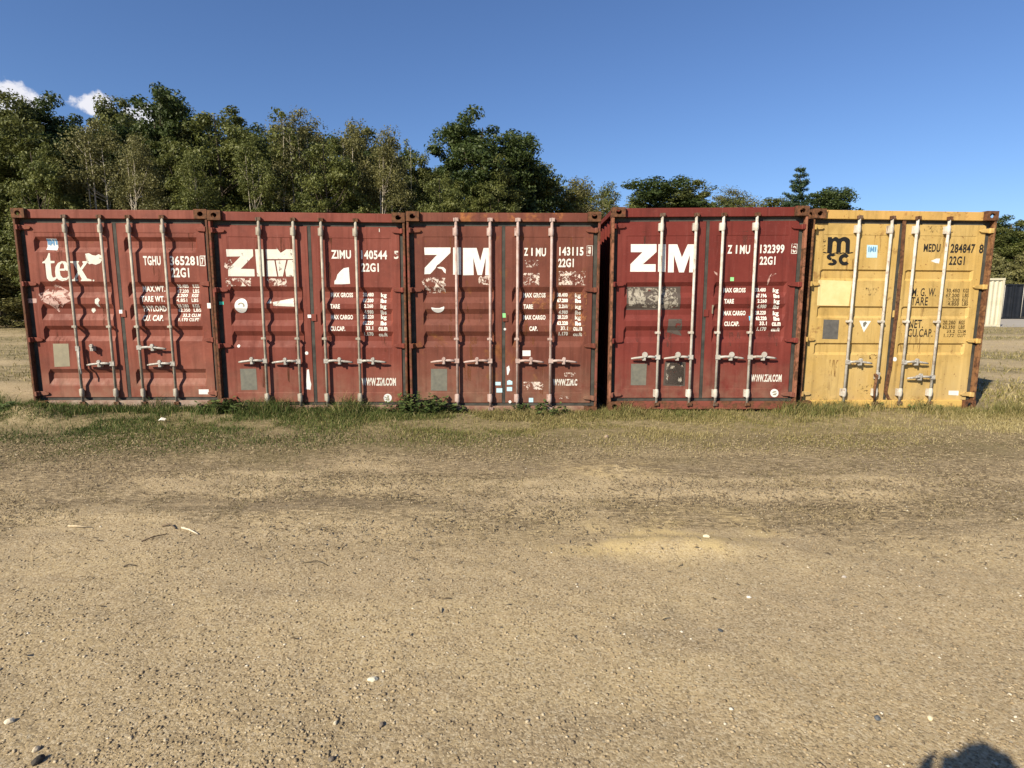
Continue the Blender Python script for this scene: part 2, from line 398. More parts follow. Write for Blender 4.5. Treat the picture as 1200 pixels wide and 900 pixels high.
def container(spec):
    C = Box5(); C.spec = spec; C.loc = make_loc(spec['pose'], spec['ox'])
    L = C.loc; xm = spec.get('pm', 230)
    zz = lambda py: L(xm, (py-235)*3.529)[1]
    C.valleys = [tuple(zz(p) for p in v) for v in spec['valleys']]
    C.depth = spec['depth']; C.seam_hi = zz(spec['seams'][0]); C.seam_lo = zz(spec['seams'][1])
    X, Y, Z, yaw, roll = spec['pose']
    root = empty('shipping_container', (X, Y, Z)); root.rotation_euler = (Matrix.Rotation(yaw, 3, 'Z') @ Matrix.Rotation(roll, 3, 'Y')).to_euler()
    tag(root, spec['label'], 'shipping container', 'shipping containers parked in a row')
    P, PO, HD, CA, SI = (spec[k] for k in ('paint', 'post', 'header', 'cast', 'sill'))
    # frame
    for sx in (-1, 1):
        for z0 in (0., HT-.118):
            casting(sx, 0, z0, True, CA, root); casting(sx, LEN-.178, z0, False, CA, root)
        mb = MB(); a, b = sx*1.217, sx*1.187
        mb.box(min(a,b), max(a,b), .012, .07, .118, HT-.118)
        a, b = sx*1.2165, sx*1.191
        mb.box(min(a,b), max(a,b), .0701, .178, .118, HT-.118)
        mb.build('corner_post', PO, root, .006)
        a, b = sx*1.217, sx*1.1; MB().box(min(a,b), max(a,b), LEN-.15, LEN-.01, .118, HT-.118).build('corner_post', PO, root, .006)
        pn = corr_panel(.178, LEN-.15, .16, HT-.07, 'y', sx*1.178 if sx < 0 else 1.178, .036 if sx < 0 else -.036); pn.build('side_panel', P, root)
        a, b = sx*1.216, sx*1.155
        MB().box(min(a,b), max(a,b), .178, LEN-.178, HT-.075, HT-.012).build('top_rail', P, root, .004)
        MB().box(min(a,b), max(a,b), .178, LEN-.178, .02, .17).build('bottom_rail', P, root, .004)
    MB().box(-1.057, 1.057, .047, .13, HT-.118, HT-.008).build('header_rail', HD, root, .006)
    MB().box(-1.057, 1.057, .036, .13, .015, .118).build('door_sill', SI, root, .006)
    corr_panel(-1.15, 1.15, .1, HT-.05, 'x', LEN-.05, .03).build('end_panel', P, root)
    rf = MB(); rf.box(-1.155, 1.155, .13, LEN-.05, HT-.035, HT-.018); rf.build('roof_panel', P, root)
    MB().box(-1.155, 1.155, .13, LEN-.05, .1, .14).build('floor_panel', M['hole'], root)
    ZT, ZB = HT-.170, .156
    doors = []
    for sx in (-1, 1):
        xs = sorted(sx*q for q in (.020, .026, .105, .135, 1.005, 1.035, 1.135, 1.140))
        zs = sorted({ZT, ZT-.006, ZB, ZB+.006, C.seam_hi, C.seam_hi-.006, C.seam_lo, C.seam_lo+.006} | {z for v in C.valleys for z in v})
        # extra columns so the sheet can bow a little
        vs = []; nx = len(xs)
        for z in zs:
            for x in xs:
                edge = x in (xs[0], xs[-1]) or z in (zs[0], zs[-1])
                vs.append((x, surf(C, x, z)+(.008 if edge else 0), z))
        fs = [(j*nx+i, j*nx+i+1, (j+1)*nx+i+1, (j+1)*nx+i) for j in range(len(zs)-1) for i in range(nx-1)]
        d = MB().add(vs, fs)
        bx0, bx1 = xs[0], xs[-1]                         # returns of the door edge
        for (p, q) in (((bx0,ZB),(bx0,ZT)), ((bx1,ZB),(bx1,ZT)), ((bx0,ZB),(bx1,ZB)), ((bx0,ZT),(bx1,ZT))):
            d.add([(p[0],FY+.008,p[1]),(q[0],FY+.008,q[1]),(q[0],FY+.055,q[1]),(p[0],FY+.055,p[1])], [(0,1,2,3)])
        door = d.build('door', P, root, recalc=False); doors.append(door)
        g = MB(); gy = FY+.012
        a, b = sorted((sx*1.1405, sx*1.190)); g.box(a, b, gy, gy+.03, ZB, ZT)
        a, b = sorted((sx*.0, sx*.0195)); g.box(a, b, gy-.008, gy+.03, ZB, ZT)
        a, b = sorted((sx*.0, sx*1.190)); g.box(a, b, gy, gy+.03, ZT+.001, HT-.119); g.box(a, b, gy, gy+.03, .119, ZB-.001)
        g.build('gasket', spec['gasket'], door, 0)
        for hz in spec['hinges'][0 if sx < 0 else 1]:
            z = L(95 if sx < 0 else 830, hz)[1]; h = MB()
            h.tube([(sx*1.166, .045, z-.032), (sx*1.166, .045, z+.032)], .017, 8)
            poly = [(sx*1.166, z+.03), (sx*1.10, z+.027), (sx*1.045, z+.010), (sx*1.04, z-.006), (sx*1.06, z-.02), (sx*1.166, z-.028)]
            h.prism_y(poly, FY-.024, FY-.001)
            h.box(*sorted((sx*1.189, sx*1.166)), .004, .04, z-.03, z+.03)
            h.build('hinge', spec['hinge_mat'], door, .003)
    # keeper plate over the seam of the doors
    zk = spec.get('keeper_z', 1.27)
    MB().box(-.012, .052, FY-.012, FY-.002, zk-.045, zk+.045).build('seal_plate', P, doors[1], .003)
    C.doors = doors
    # locking bars
    bm_ = spec['bar']
    for i, bx in enumerate((-.600, -.172, .172, .600)):
        bx += spec['bar_dx'][i]; by = .032
        mb = MB(); mb.tube([(bx, by, .085), (bx, by, HT-.085)], .0172, 12); bar = mb.build('locking_bar', bm_, root)
        for z in (HT-.098, .083):                         # cams and keepers
            q = MB(); s = 1 if z > 1 else -1
            q.box(bx-.030, bx-.012, .008, .0465 if s > 0 else .0355, z-.022, z+.022)
            q.box(bx+.014, bx+.034, .012, .0465 if s > 0 else .0355, z-.018, z+.024)
            q.prism_y([(bx-.024, z+.016), (bx+.004, z+.028), (bx+.030, z+.012), (bx+.022, z-.012), (bx-.010, z-.022), (bx-.028, z-.008)], .014, .034)
            q.build('cam_keeper', spec['cam'], bar, .002)
        for (z0, z1) in ((HT-.30, HT-.185), (.17, .285)):
            q = MB(); zc = (z0+z1)/2
            q.tube([(bx, by, z0), (bx, by, z0+.012), (bx, by, z0+.028), (bx, by, z1-.028), (bx, by, z1-.012), (bx, by, z1)], [.020, .0225, .027, .027, .0225, .020], 10)
            q.box(bx-.040, bx-.012, .030, FY-.001, zc-.048, zc+.048)
            q.build('guide_sleeve', bm_, bar, .003)
        z = spec['clamp_z']; q = MB(); q.box(bx-.036, bx+.020, .012, .018, z-.012, z+.012); q.box(bx-.04, bx-.020, .018, FY-.001, z-.014, z+.014)
        q.tube([(bx, by, z-.02), (bx, by, z+.02)], .0225, 8); q.build('guide_clamp', bm_, bar, .002)
        kind, hz = spec['handles'][i]
        hm = spec['handle_mat']
        if kind in 'LR':
            s = -1 if kind == 'L' else 1; z = L(xm, hz, .02)[1]; q = MB()
            q.box(*sorted((bx-s*.024, bx+s*.034)), .006, .032, z-.028, z+.028)
            q.tube([(bx+s*.03, .016, z), (bx+s*.10, .012, z+.006), (bx+s*.17, .020, z+.004), (bx+s*.235, .014, z-.004), (bx+s*.31, .026, z-.014), (bx+s*.345, .034, z-.02)],
                   [.015, .014, .012, .013, .012, .009], 8, sx=1.15)
            q.build('handle', hm, bar)
            cx = bx+s*.175
        elif kind == 'D':                                 # handle swung down along the bar
            z = L(xm, hz, .02)[1]; q = MB(); q.box(bx-.012, bx+.036, .004, .032, z-.03, z+.03)
            q.tube([(bx+.022, .014, z-.03), (bx+.026, .006, z-.13), (bx+.03, -.006, z-.22), (bx+.062, -.03, z-.33)], [.014, .013, .012, .010], 8)
            q.build('handle', hm, bar); cx = bx+.175
        else: cx = bx+kind_dx(kind); z = L(xm, hz, .02)[1]
        if kind == 'D': cx = bx+.19; z = L(xm, hz, .02)[1]+.01
        q = MB(); round_ = spec.get('round_catch') and kind != 'N'
        q.box(cx-.022, cx+.022, .026, FY-.0035, z-.045, z+.020)
        q.prism_y([(cx-.018, z+.012), (cx-.024, z+.032), (cx-.006, z+.05), (cx+.018, z+.046), (cx+.024, z+.024), (cx+.014, z+.008)], .002, .030)
        q.box(cx-.013, cx+.013, .0, .0035, z-.042, z+.015)
        if round_: q.tube([(cx, -.006, z+.035), (cx, .0, z+.035)], .036, 14)
        q.build('handle_catch', hm, doors[0 if i < 2 else 1], .003)
    return root, C
def kind_dx(k): return -.18 if k == 'M' else .0

# paints, one per container: (lettered in the photo's order)
RED = [((.150, .038, .024), (.215, .068, .046)), ((.142, .033, .022), (.190, .054, .038)), ((.112, .034, .022), (.160, .055, .037)), ((.122, .022, .017), (.160, .035, .027))]
def redset(i, **k):
    c, f = RED[i]; return paint('red container paint', c, f, seed=i+1, **k)
YEL, YELF = (.42, .275, .085), (.47, .335, .130)
HY = [[(110), (345), (572), (797)], [(120), (345), (570), (795)]]
specs = [
 dict(ox=0, pose=(-5.110, 7.62, .04, R(1.37), R(.14)), pm=220, depth=.040, seams=(272, 452.2),
      valleys=[(277.2,282.2,289.5,295.5), (329.9,335.7,342.2,348.7), (355.9,361.7,367.9,375.2), (381.7,386.7,394,399.7), (432.3,437.3,443.8,451)],
      hinges=[[112, 345, 575, 797], [120, 345, 575, 795]], clamp_z=1.10, handles=[('D', 612), ('L', 675), ('R', 608), ('L', 675)], bar_dx=(.012, .026, .040, .040),
      paint=redset(0, rust=.70), post=rusty('rusted brown post', (.10, .045, .03), 1, .5), header=redset(0, rust=.66), cast=rusty('rusted casting', (.16, .06, .035), 2, .62),
      sill=plain('dusty sill', (.30, .235, .19), .8, .3, 9, .2, (.20, .11, .08)), gasket=M['rubber'], hinge_mat=redset(0, rust=.6), bar=M['bar_cream'], cam=M['darksteel'], handle_mat=M['steel'],
      label='red shipping container at the left end, lettered tex and TGHU 365281'),
 dict(ox=235, pose=(-2.589, 7.524, -.009, R(2.60), R(.40)), pm=250, depth=.038, seams=(277.6, 460.5),
      valleys=[(335.6,341.2,348.3,355.4), (361.1,367.3,375.2,381.7), (388,393.7,399.3,407)],
      hinges=[[125, 370, 600, 825], [128, 370, 600, 820]], clamp_z=1.0, handles=[('L', 663), ('L', 665), ('R', 663), ('R', 663)], bar_dx=(-.008, -.010, -.008, -.004),
      paint=redset(1, rust=.72), post=rusty('rusted red post', (.20, .055, .04), 4, .56), header=redset(1, rust=.70), cast=rusty('rusted casting', (.09, .045, .03), 5, .62),
      sill=plain('dusty sill', (.26, .17, .13), .8, .3, 9, .2, (.19, .085, .065)), gasket=M['rubber'], hinge_mat=redset(1, rust=.62), bar=M['bar_cream'], cam=M['darksteel'], handle_mat=M['steel'],
      label='red shipping container numbered ZIMU 140544, with a cracked scuffed ZIM logo'),
 dict(ox=465, pose=(-.109, 7.50, -.014, R(.33), R(.11)), pm=250, depth=.038, seams=(277.4, 460.5),
      valleys=[(336,342,348.3,355), (362,368,374.4,381.3), (388.3,394,400,406.7)],
      hinges=[[125, 370, 600, 825], [125, 370, 600, 815]], clamp_z=1.0, handles=[('L', 663), ('L', 663), ('R', 663), ('R', 663)], bar_dx=(0, 0, .005, .006),
      paint=redset(2, rust=.62, spots=.68), post=rusty('rusted brown red post', (.17, .055, .04), 7, .52), header=redset(2, rust=.55, rustcol=(.30, .12, .045)), cast=rusty('rusted casting', (.10, .05, .03), 8, .62),
      sill=plain('dusty sill', (.25, .17, .12), .8, .3, 9, .2, (.16, .07, .05)), gasket=M['rubber'], hinge_mat=redset(2, rust=.55), bar=M['bar_pink'], cam=M['bar_pink'], handle_mat=M['bar_pink'],
      label='brownish red shipping container numbered ZIMU 143115, its Z partly scraped off'),
 dict(ox=700, pose=(2.486, 7.505, .049, R(-1.21), R(-.20)), pm=220, depth=.034, seams=(276.2, 456),
      valleys=[(330.7,335.5,343,349), (356.5,361.8,369,376), (382.2,387.5,394.7,401.8)],
      hinges=[[108, 347, 580, 802], [110, 347, 577, 800]], clamp_z=1.02, handles=[('L', 648), ('L', 648), ('R', 648), ('R', 648)], bar_dx=(.010, .008, .003, -.01), round_catch=True,
      paint=redset(3, rust=.74, spots=.74), post=rusty('orange rusted post', (.24, .10, .06), 9, .5), header=redset(3, rust=.70), cast=rusty('rusted casting', (.15, .05, .03), 3, .62),
      sill=rusty('rusted sill', (.17, .05, .035), 11, .5), gasket=M['rubber'], hinge_mat=redset(3, rust=.62), bar=M['bar_white'], cam=M['darksteel'], handle_mat=M['bar_grey'],
      label='deep red shipping container numbered ZIMU 132399, with a clean bold white logo'),
 dict(ox=930, pose=(5.030, 7.68, .034, R(2.68), R(.36)), pm=230, depth=.026, seams=(275, 474),
      valleys=[(315.7,317.4,326,328.8), (358.8,360.5,370,373), (402,403.6,413,416)],
      hinges=[[112, 345, 573, 797], [127, 358, 580, 800]], clamp_z=1.17, handles=[('R', 668), ('N', 725), ('R', 668), ('L', 730)], bar_dx=(0, .004, .0, -.008),
      paint=paint('yellow container paint', YEL, YELF, seed=8, rust=.66, spots=.665, dirt=.35, rustcol=(.12, .055, .022)), post=rusty('rusted yellow post', (.20, .10, .045), 12, .52),
      header=paint('yellow header paint', YEL, (.50, .30, .10), seed=9, rust=.63, rustcol=(.22, .09, .03), spots=.66), cast=rusty('rusted casting', (.20, .09, .045), 13, .6),
      sill=rusty('yellow sill', (.50, .33, .10), 13, .42), gasket=M['rubber'], hinge_mat=paint('yellow hinge paint', YEL, YELF, seed=3, rust=.6, spots=.62), bar=M['bar_white'], cam=M['darksteel'], handle_mat=M['steel'],
      label='yellow shipping container with black lettering at the right end of the row'),
]
CC = [container(s) for s in specs]

# ---- lettering and stickers -------------------------------------------------
def T(C, name, mat, door, items, bold=.02, label=None):
    if name in ('label_residue', 'paint_chip', 'tag', 'scrawl', 'grease_mark', 'scuff', 'rust_streaks') and len(items) > 1:
        for it in items: T(C, name, mat, door, [it], bold, label)
        return
    m = Marks(C)
    for it in items:
        if it[0] == 'p': m.poly(it[1])
        elif it[0] == 'r': m.rect(*it[1:])
        elif it[0] == 'd': m.disc(*it[1:])
        elif it[0] == 'o': m.ring(*it[1:])
        else: m.text(it[0], *it[1:5], bold=it[5] if len(it) > 5 else bold)
    if name in ('check_digit', 'serial_number') and m.v:
        ex = max(v_[0] for v_ in m.v)-1.132
        if ex > 0 and name == 'check_digit': m.v = [(a-ex, surf(C, a-ex, c)-.0016, c) for a, b, c in m.v]
    return m.build(name, mat, C.doors[door], label)
def za(pts, ox, oy, sc, cox):                # points read off another enlargement
    return [((ox+x/sc-cox)*3.529, (oy+y/sc-235)*3.529) for x, y in pts]
# container 1
C = CC[0][1]
q = lambda pts: za(pts, 0, 236, 6.923, 0)
tt = q([(403,418),(408,482),(441,483),(441,500),(409,502),(418,595),(427,617),(440,618),(455,606),(462,622),(445,640),(420,648),(395,644),(380,625),(374,590),(366,502),(342,501),(342,492),(362,480),(380,455),(392,420)])
ee = q([(446,570),(450,530),(468,500),(500,484),(530,488),(552,510),(558,545),(558,558),(484,560),(490,600),(510,622),(535,618),(562,600),(566,612),(540,638),(505,646),(470,634),(450,605)])
eh = q([(484,546),(520,543),(518,512),(505,500),(490,508)])
xx = q([(562,486),(640,484),(640,494),(630,497),(652,540),(676,505),(668,497),(668,486),(720,484),(720,494),(705,500),(664,556),(706,625),(740,634),(742,646),(655,646),(655,636),(664,632),(640,590),(618,628),(632,636),(632,646),(575,646),(575,636),(596,630),(630,570),(592,502),(562,496)])
bl = q([(690,425),(720,420),(748,436),(775,440),(800,428),(822,440),(824,478),(812,500),(775,514),(745,505),(722,510),(700,482)])
e_top = q([(446,545),(450,522),(468,498),(500,484),(530,488),(552,510),(558,545)])
m = Marks(C); m.poly(tt); m.poly(xx); m.poly(bl)
# letter e as a ring with a bar, opened at its lower right
m.poly(q([(446,568),(450,530),(468,500),(500,484),(502,500),(488,512),(482,545),(484,566),(490,600),(510,622),(535,620),(562,600),(567,612),(540,638),(505,647),(470,634),(450,605)]))
m.poly(q([(500,484),(530,488),(552,510),(560,545),(560,562),(484,562),(483,546),(520,545),(518,515),(503,500)]))
m.poly(q([(752,636),(762,634),(766,642),(758,648),(750,644)]))
m.build('logo_lettering', M['logo_worn'], C.doors[0])
T(C, 'sticker', M['sticker_white'], 0, [('p', q([(366,300),(448,302),(458,396),(368,392)]))])
m = Marks(C)
m.v = []; 
for pts in ([(364,304),(384,304),(386,350),(372,350)], [(388,305),(398,305),(404,330),(412,306),(424,306),(428,356),(416,356),(412,332),(404,350),(400,332),(400,356),(388,356)], [(430,306),(446,308),(450,352),(436,350)]):
    m._add([C.loc(*p) for p in q(pts)], [list(range(len(pts)))], .0034)
m.build('sticker_print', M['sticker_blue'], C.doors[0])
T(C, 'label_residue', M['residue_pink'], 0, [('p', [(160,385),(225,345),(285,380),(300,410),(262,430),(236,462),(205,432),(165,412)]), ('p', [(112,405),(152,405),(152,424),(112,424)])])
T(C, 'paint_chip', M['white_worn'], 0, [('p', [(372,446),(384,442),(388,456),(378,466),(370,456)]), ('p', [(392,408),(404,402),(412,412),(406,422),(410,442),(402,438),(392,424)])])
T(C, 'data_plate', M['plate'], 0, [('p', [(218,592),(282,592),(289,686),(225,688)])])
T(C, 'serial_number', M['white'], 1, [('TGHU', 592,229,664,266), ('365281', 702,229,820,266), ('22G1', 708,278,782,316), ], .03)
T(C, 'check_digit', M['white'], 1, [('7', 844,236,856,264), ('r', 839,228,862,231.5), ('r', 839,267.5,862,271), ('r', 839,231.5,842,267.5), ('r', 859,231.5,862,267.5)], .022)
T(C, 'weight_table', M['white_table'], 1, [('MAX.WT.', 583,353,676,376), ('TARE WT.', 583,395,680,418), ('PAYLOAD', 588,435,682,458), ('CU. CAP.', 588,474,674,497),
  ('30.480', 728,347,774,361), ('KGS', 792,347,818,361), ('67.200', 728,367,774,381), ('LBS', 792,367,818,381), ('2.200', 730,386,774,399), ('KGS', 792,386,818,399), ('4.851', 730,405,774,419), ('LBS', 792,405,820,419),
  ('28.280', 732,429,778,442), ('KGS', 795,429,822,442), ('62.350', 732,446,780,460), ('LBS', 795,446,826,460), ('33.2', 752,468,782,481), ('CU.M', 788,468,824,481), ('1.170', 738,486,776,499), ('CU.FT', 782,486,822,499)], .03)
T(C, 'sticker', M['sticker_white'], 1, [('p', [(822,781),(863,781),(864,801),(823,801)])])
T(C, 'sticker_print', M['plate_dark'], 1, [], label=None) if False else None
T(C, 'paint_chip', M['seal'], 1, [('r', 857,424,872,446)])
mm = NT('torn seal tag', .5); mm.color((.8, .76, .72))
T(C, 'seal_tag', mm.m, 1, [('p', [(495,452),(508,452),(509,467),(496,467)])]).location.y = -.013
# shared lettering of the three containers with the big logo
def zimset(C, dx, dy, serial, check, www, wtab, kx=1.0, wbad=None):
    T(C, 'serial_number', M['white'], 1, serial, .032)
    T(C, 'check_digit', M['white_worn'], 1, check, .02)
    T(C, 'weight_table', M['white_table'], 1, wtab, .045)
    T(C, 'web_address', M['white_worn'], 1, www, .03)
def wtab(x0, x1, x2, ys, tare='2.260', labels=('MAX GROSS', 'TARE', 'MAX CARGO', 'CU.CAP.'), x0b=None, n1='67.200'):
    v = [('30.480', 'kg'), (n1, 'lbs'), (tare, 'kg'), ('4.980', 'lbs'), ('28.220', 'kg'), ('62.220', 'lbs'), ('33.1', 'cu.m'), ('1.170', 'cu.ft')]
    out = []; r = []
    wd = {'MAX GROSS': 92, 'TARE': 40, 'MAX CARGO': 92, 'CU.CAP.': 62, 'CAP.': 34}
    for k, t in enumerate(labels):
        xa = x0+(24 if t == 'CAP.' else 0)
        out.append((t, xa, ys[2*k], xa+wd[t], ys[2*k]+18))
    for k, (a, b) in enumerate(v):
        w_ = 44 if len(a) == 6 else (38 if len(a) == 5 else 30)
        out.append((a, x1+44-w_, ys[k], x1+44, ys[k]+15)); bw = 24 if len(b) < 4 else 36
        out.append((b, x2-(8 if bw > 30 else 0), ys[k]+(1 if bw < 30 else 3), x2+bw-(8 if bw > 30 else 0), ys[k]+17.5))
    return out
# container 2
C = CC[1][1]
q = lambda pts: za(pts, 250, 250, 7.5, 235)
m = Marks(C)
m.poly(q([(112,316),(346,316),(350,375),(240,488),(360,490),(362,554),(132,552),(130,490),(238,378),(118,380)]))
m.poly(q([(366,316),(437,316),(449,554),(385,554)]))
for p in ([(458,316),(560,316),(552,300),(592,348),(640,316),(694,316),(700,402),(466,402)], [(468,414),(536,414),(552,510),(560,554),(470,554)], [(548,414),(640,410),(628,470),(610,554),(572,554)], [(655,410),(700,410),(706,554),(640,554),(632,500)]):
    m.poly(q(p))
m.build('logo_lettering', M['logo_worn'], C.doors[0])
T(C, 'label_residue', M['white_faint'], 0, [('p', q([(100,440),(150,400),(180,470),(130,500),(95,470)])), ('p', q([(110,570),(330,570),(330,640),(110,640)])), ('p', q([(470,570),(640,575),(650,640),(480,635)]))])
T(C, 'label_residue', M['white_worn'], 0, [('p', q([(472,790),(495,750),(512,790)])), ('p', q([(520,780),(700,745),(712,820),(530,812)]))])
m = Marks(C); m.disc(*q([(243,812)])[0], 27, 30, 24); m.build('sticker', M['sticker_white'], C.doors[0])
m = Marks(C); cx, cy = q([(243,812)])[0]; m.C = C
for k in range(14):
    a, b = R(200+k*13), R(200+(k+1)*13)
    m._add([C.loc(cx+r_*math.cos(t), cy+r_*math.sin(t)) for r_, t in ((14, a), (14, b), (9, b), (9, a))], [[0,1,2,3]], .003)
m.build('sticker_print', M['plate'], C.doors[0])
T(C, 'tag', M['sticker_teal'], 0, [('p', q([(52,776),(90,776),(92,802),(54,802)]))])
T(C, 'data_plate', M['plate_grime'], 0, [('p', [(163,696),(229,695),(235,783),(168,784)])])
T(C, 'paint_chip', M['sticker_white'], 0, [('d', 439,631,7), ('p', [(440,700),(448,698),(453,740),(458,760),(455,782),(436,780),(438,740)]), ('d', 157,602,6)])
zimset(C, 0, 0, [('ZIMU', 540,205,622,239), ('140544', 664,206,771,241), ('22G1', 665,259,737,293)], [('5', 800,208,819,240, .035)],
       [('WWW.ZIM.COM', 666,733,808,764, .045)], wtab(536, 670, 744, [381, 405, 428, 453, 473, 498, 520, 544]))
T(C, 'paint_patch', M['logo_clean'], 1, [('p', [(553,346),(554,332),(560,326),(566,306),(580,290),(592,280),(613,276),(618,344),(585,346)])])
T(C, 'paint_chip', M['white_worn'], 1, [('r', 738,116,741,130)])
m = Marks(C); m.disc(774, 816, 17, 17, 22); m.build('sticker', M['sticker_white'], C.doors[1])
m = Marks(C)
for pts in ([(768,806),(780,806),(780,812),(774,812)], [(772,812),(780,814),(782,826),(766,826),(766,822),(776,820)]): m._add([C.loc(*p) for p in pts], [list(range(len(pts)))], .003)
m.build('sticker_print', M['plate'], C.doors[1])
T(C, 'seal_tag', mm.m, 1, [('p', [(444,472),(458,472),(459,485),(445,485)])]).location.y = -.013
# container 3
C = CC[2][1]
q = lambda pts: za(pts, 440, 236, 7.5, 465)
m = Marks(C)
m.poly(q([(428,405),(660,405),(658,452),(560,548),(540,560),(525,590),(505,612),(480,638),(430,640),(432,585),(540,470),(432,470)]))
m.poly(q([(540,582),(565,574),(600,580),(618,600),(616,634),(598,618),(585,596),(560,590)]))
m.poly(q([(682,405),(752,405),(752,644),(682,644)]))
q4 = lambda pts: za(pts, 480, 300, 7.5, 465)
m.poly([(274,196),(330,196),(345,250),(359,196),(386,196),(386,310),(366,309),(368,235),(352,308),(334,308),(316,235),(318,308),(274,309)])
m.build('logo_lettering', M['logo_clean'], C.doors[0])
T(C, 'label_residue', M['white_faint'], 0, [('p', [(100,325),(140,318),(200,320),(205,352),(110,352)]), ('p', [(335,312),(390,312),(385,350),(340,345)]), ('p', [(110,352),(200,352),(200,380),(130,384)])])
m = Marks(C); cx, cy = q4([(248,460)])[0]
m.poly([(cx-27, cy-4)]+[(cx+27*math.cos(R(a)), cy-4+22*math.sin(R(a))) for a in range(175, 0, -12)]+[(cx+26, cy-8), (cx+6, cy-1), (cx-8, cy-1)])
m.build('torn_sticker', M['sticker_white'], C.doors[0])
T(C, 'data_plate', M['plate_grime'], 0, [('p', [(141,696),(208,696),(208,787),(141,786)])])
T(C, 'tag', M['sticker_pale'], 0, [('r', 412,776,436,794), ('r', 408,750,430,764)])
T(C, 'tag', M['sticker_pale'], 1, [('r', 455,771,477,788), ('p', [(456,746),(466,742),(478,748),(478,761),(456,762)]), ('r', 546,816,564,834)])
T(C, 'paint_chip', M['sticker_white'], 1, [('p', [(454,690),(464,682),(468,700),(460,722),(456,720)]), ('d', 447,532,5), ('r', 520,620,553,643), ('d', 468,832,6)])
T(C, 'tag', M['sticker_green'], 0, [('p', [(437,466),(450,466),(451,484),(438,484)])]).location.y = -.013
zimset(C, 0, 0, [('Z', 526,196,543,227), ('I', 556,196,562,227), ('MU', 575,196,617,229), ('143115', 672,192,772,226), ('22G1', 668,240,732,274)], [('1', 801,192,812,224, .03), ('r', 795,186,797,229), ('r', 818,186,820,229), ('r', 797,186,818,188), ('r', 797,227,818,229)],
       [('WWW.ZIM.C', 646,738,746,764, .045)], wtab(524, 664, 738, [382, 405, 429, 454, 474, 499, 520, 543], labels=('MAX GROSS', 'TARE', 'MAX CARGO', 'CAP.')))
T(C, 'scrawl', M['white_faint'], 1, [('r', 530,246,586,276), ('r', 524,300,590,350), ('r', 670,292,780,350), ('r', 692,712,740,728), ('r', 672,806,712,820), ('r', 524,750,606,782)])
T(C, 'rust_streaks', decal('orange rust streaks', (.22, .085, .035), .53, 12, 14), 1, [('r', 560,385,650,450), ('r', 690,380,785,560)])
# container 4
C = CC[3][1]
q = lambda pts: za(pts, 670, 236, 7.5, 700)
m = Marks(C)
m.poly(q([(520,376),(746,376),(746,444),(626,552),(738,552),(738,618),(514,618),(516,552),(622,446),(520,446)]))
m.poly(q([(762,376),(828,376),(824,620),(758,618)]))
m.poly([(295,181),(331,181),(350,235),(374,181),(410,181),(405,297),(380,297),(383,225),(358,297),(338,297),(317,225),(316,297),(292,297)])
m.build('logo_lettering', M['logo_clean'], C.doors[0])
T(C, 'label_residue', M['residue_dark'], 0, [('r', 122,356,345,452), ('p', [(295,490),(350,490),(350,560),(290,545)])])
m = Marks(C); m.poly([(128,358),(250,362),(330,362),(335,440),(300,448),(200,442),(130,436)], .003); m.build('label_residue', M['residue'], C.doors[0])
T(C, 'data_plate', M['plate_grime'], 0, [('p', [(140,675),(205,675),(201,764),(138,764)])])
T(C, 'label_residue', M['residue_dark'], 0, [('p', [(280,668),(366,668),(362,768),(272,765)]), ('p', [(292,672),(360,672),(356,764),(280,760)])])
m = Marks(C)
for p in ([(287,676),(300,672),(295,690),(286,700)], [(300,684),(320,684),(318,696),(300,694)], [(348,672),(356,690),(345,700)], [(330,735),(346,726),(350,750),(338,752)], [(285,712),(294,722),(290,745),(284,735)], [(340,760),(352,764),(345,768),(334,767)]): m.poly(p, .003)
m.build('paint_chip', M['residue'], C.doors[0])
zimset(C, 0, 0, [('Z', 539,184,558,218), ('I', 573,184,579,218), ('MU', 590,184,632,219), ('132399', 674,182,774,216), ('22G1', 672,231,737,264)], [('0', 808,187,823,214, .03), ('r', 803,179,805.5,220), ('r', 825,179,827.5,220), ('r', 805.5,179,825,181.5), ('r', 805.5,217.5,825,220)],
       [('WWW.ZIM.COM', 636,719,762,748, .045)], wtab(525, 657, 730, [361, 385, 407, 430, 456, 479, 500, 523], n1='67.196'))
T(C, 'tag', M['sticker_green'], 1, [('r', 550,317,565,333)])
T(C, 'tag', M['sticker_cyan'], 1, [('r', 629,478,644,496)])
T(C, 'scuff', M['residue_pink'], 1, [('p', [(736,300),(744,301),(722,312),(712,330),(708,350),(700,348),(708,318),(720,303)]), ('p', [(482,292),(497,300),(496,310),(486,302)])])
m = Marks(C); m.disc(732, 796, 17, 17, 22); m.build('sticker', M['sticker_white'], C.doors[1])
m = Marks(C)
for pts in ([(722,796),(728,788),(738,788),(742,792),(732,794)], [(724,802),(732,798),(742,796),(738,804),(728,805)]): m._add([C.loc(*p) for p in pts], [list(range(len(pts)))], .003)
m.build('sticker_print', M['plate'], C.doors[1])
T(C, 'seal_tag', M['plate'], 1, [('p', [(474,432),(484,432),(482,468),(473,468)])])
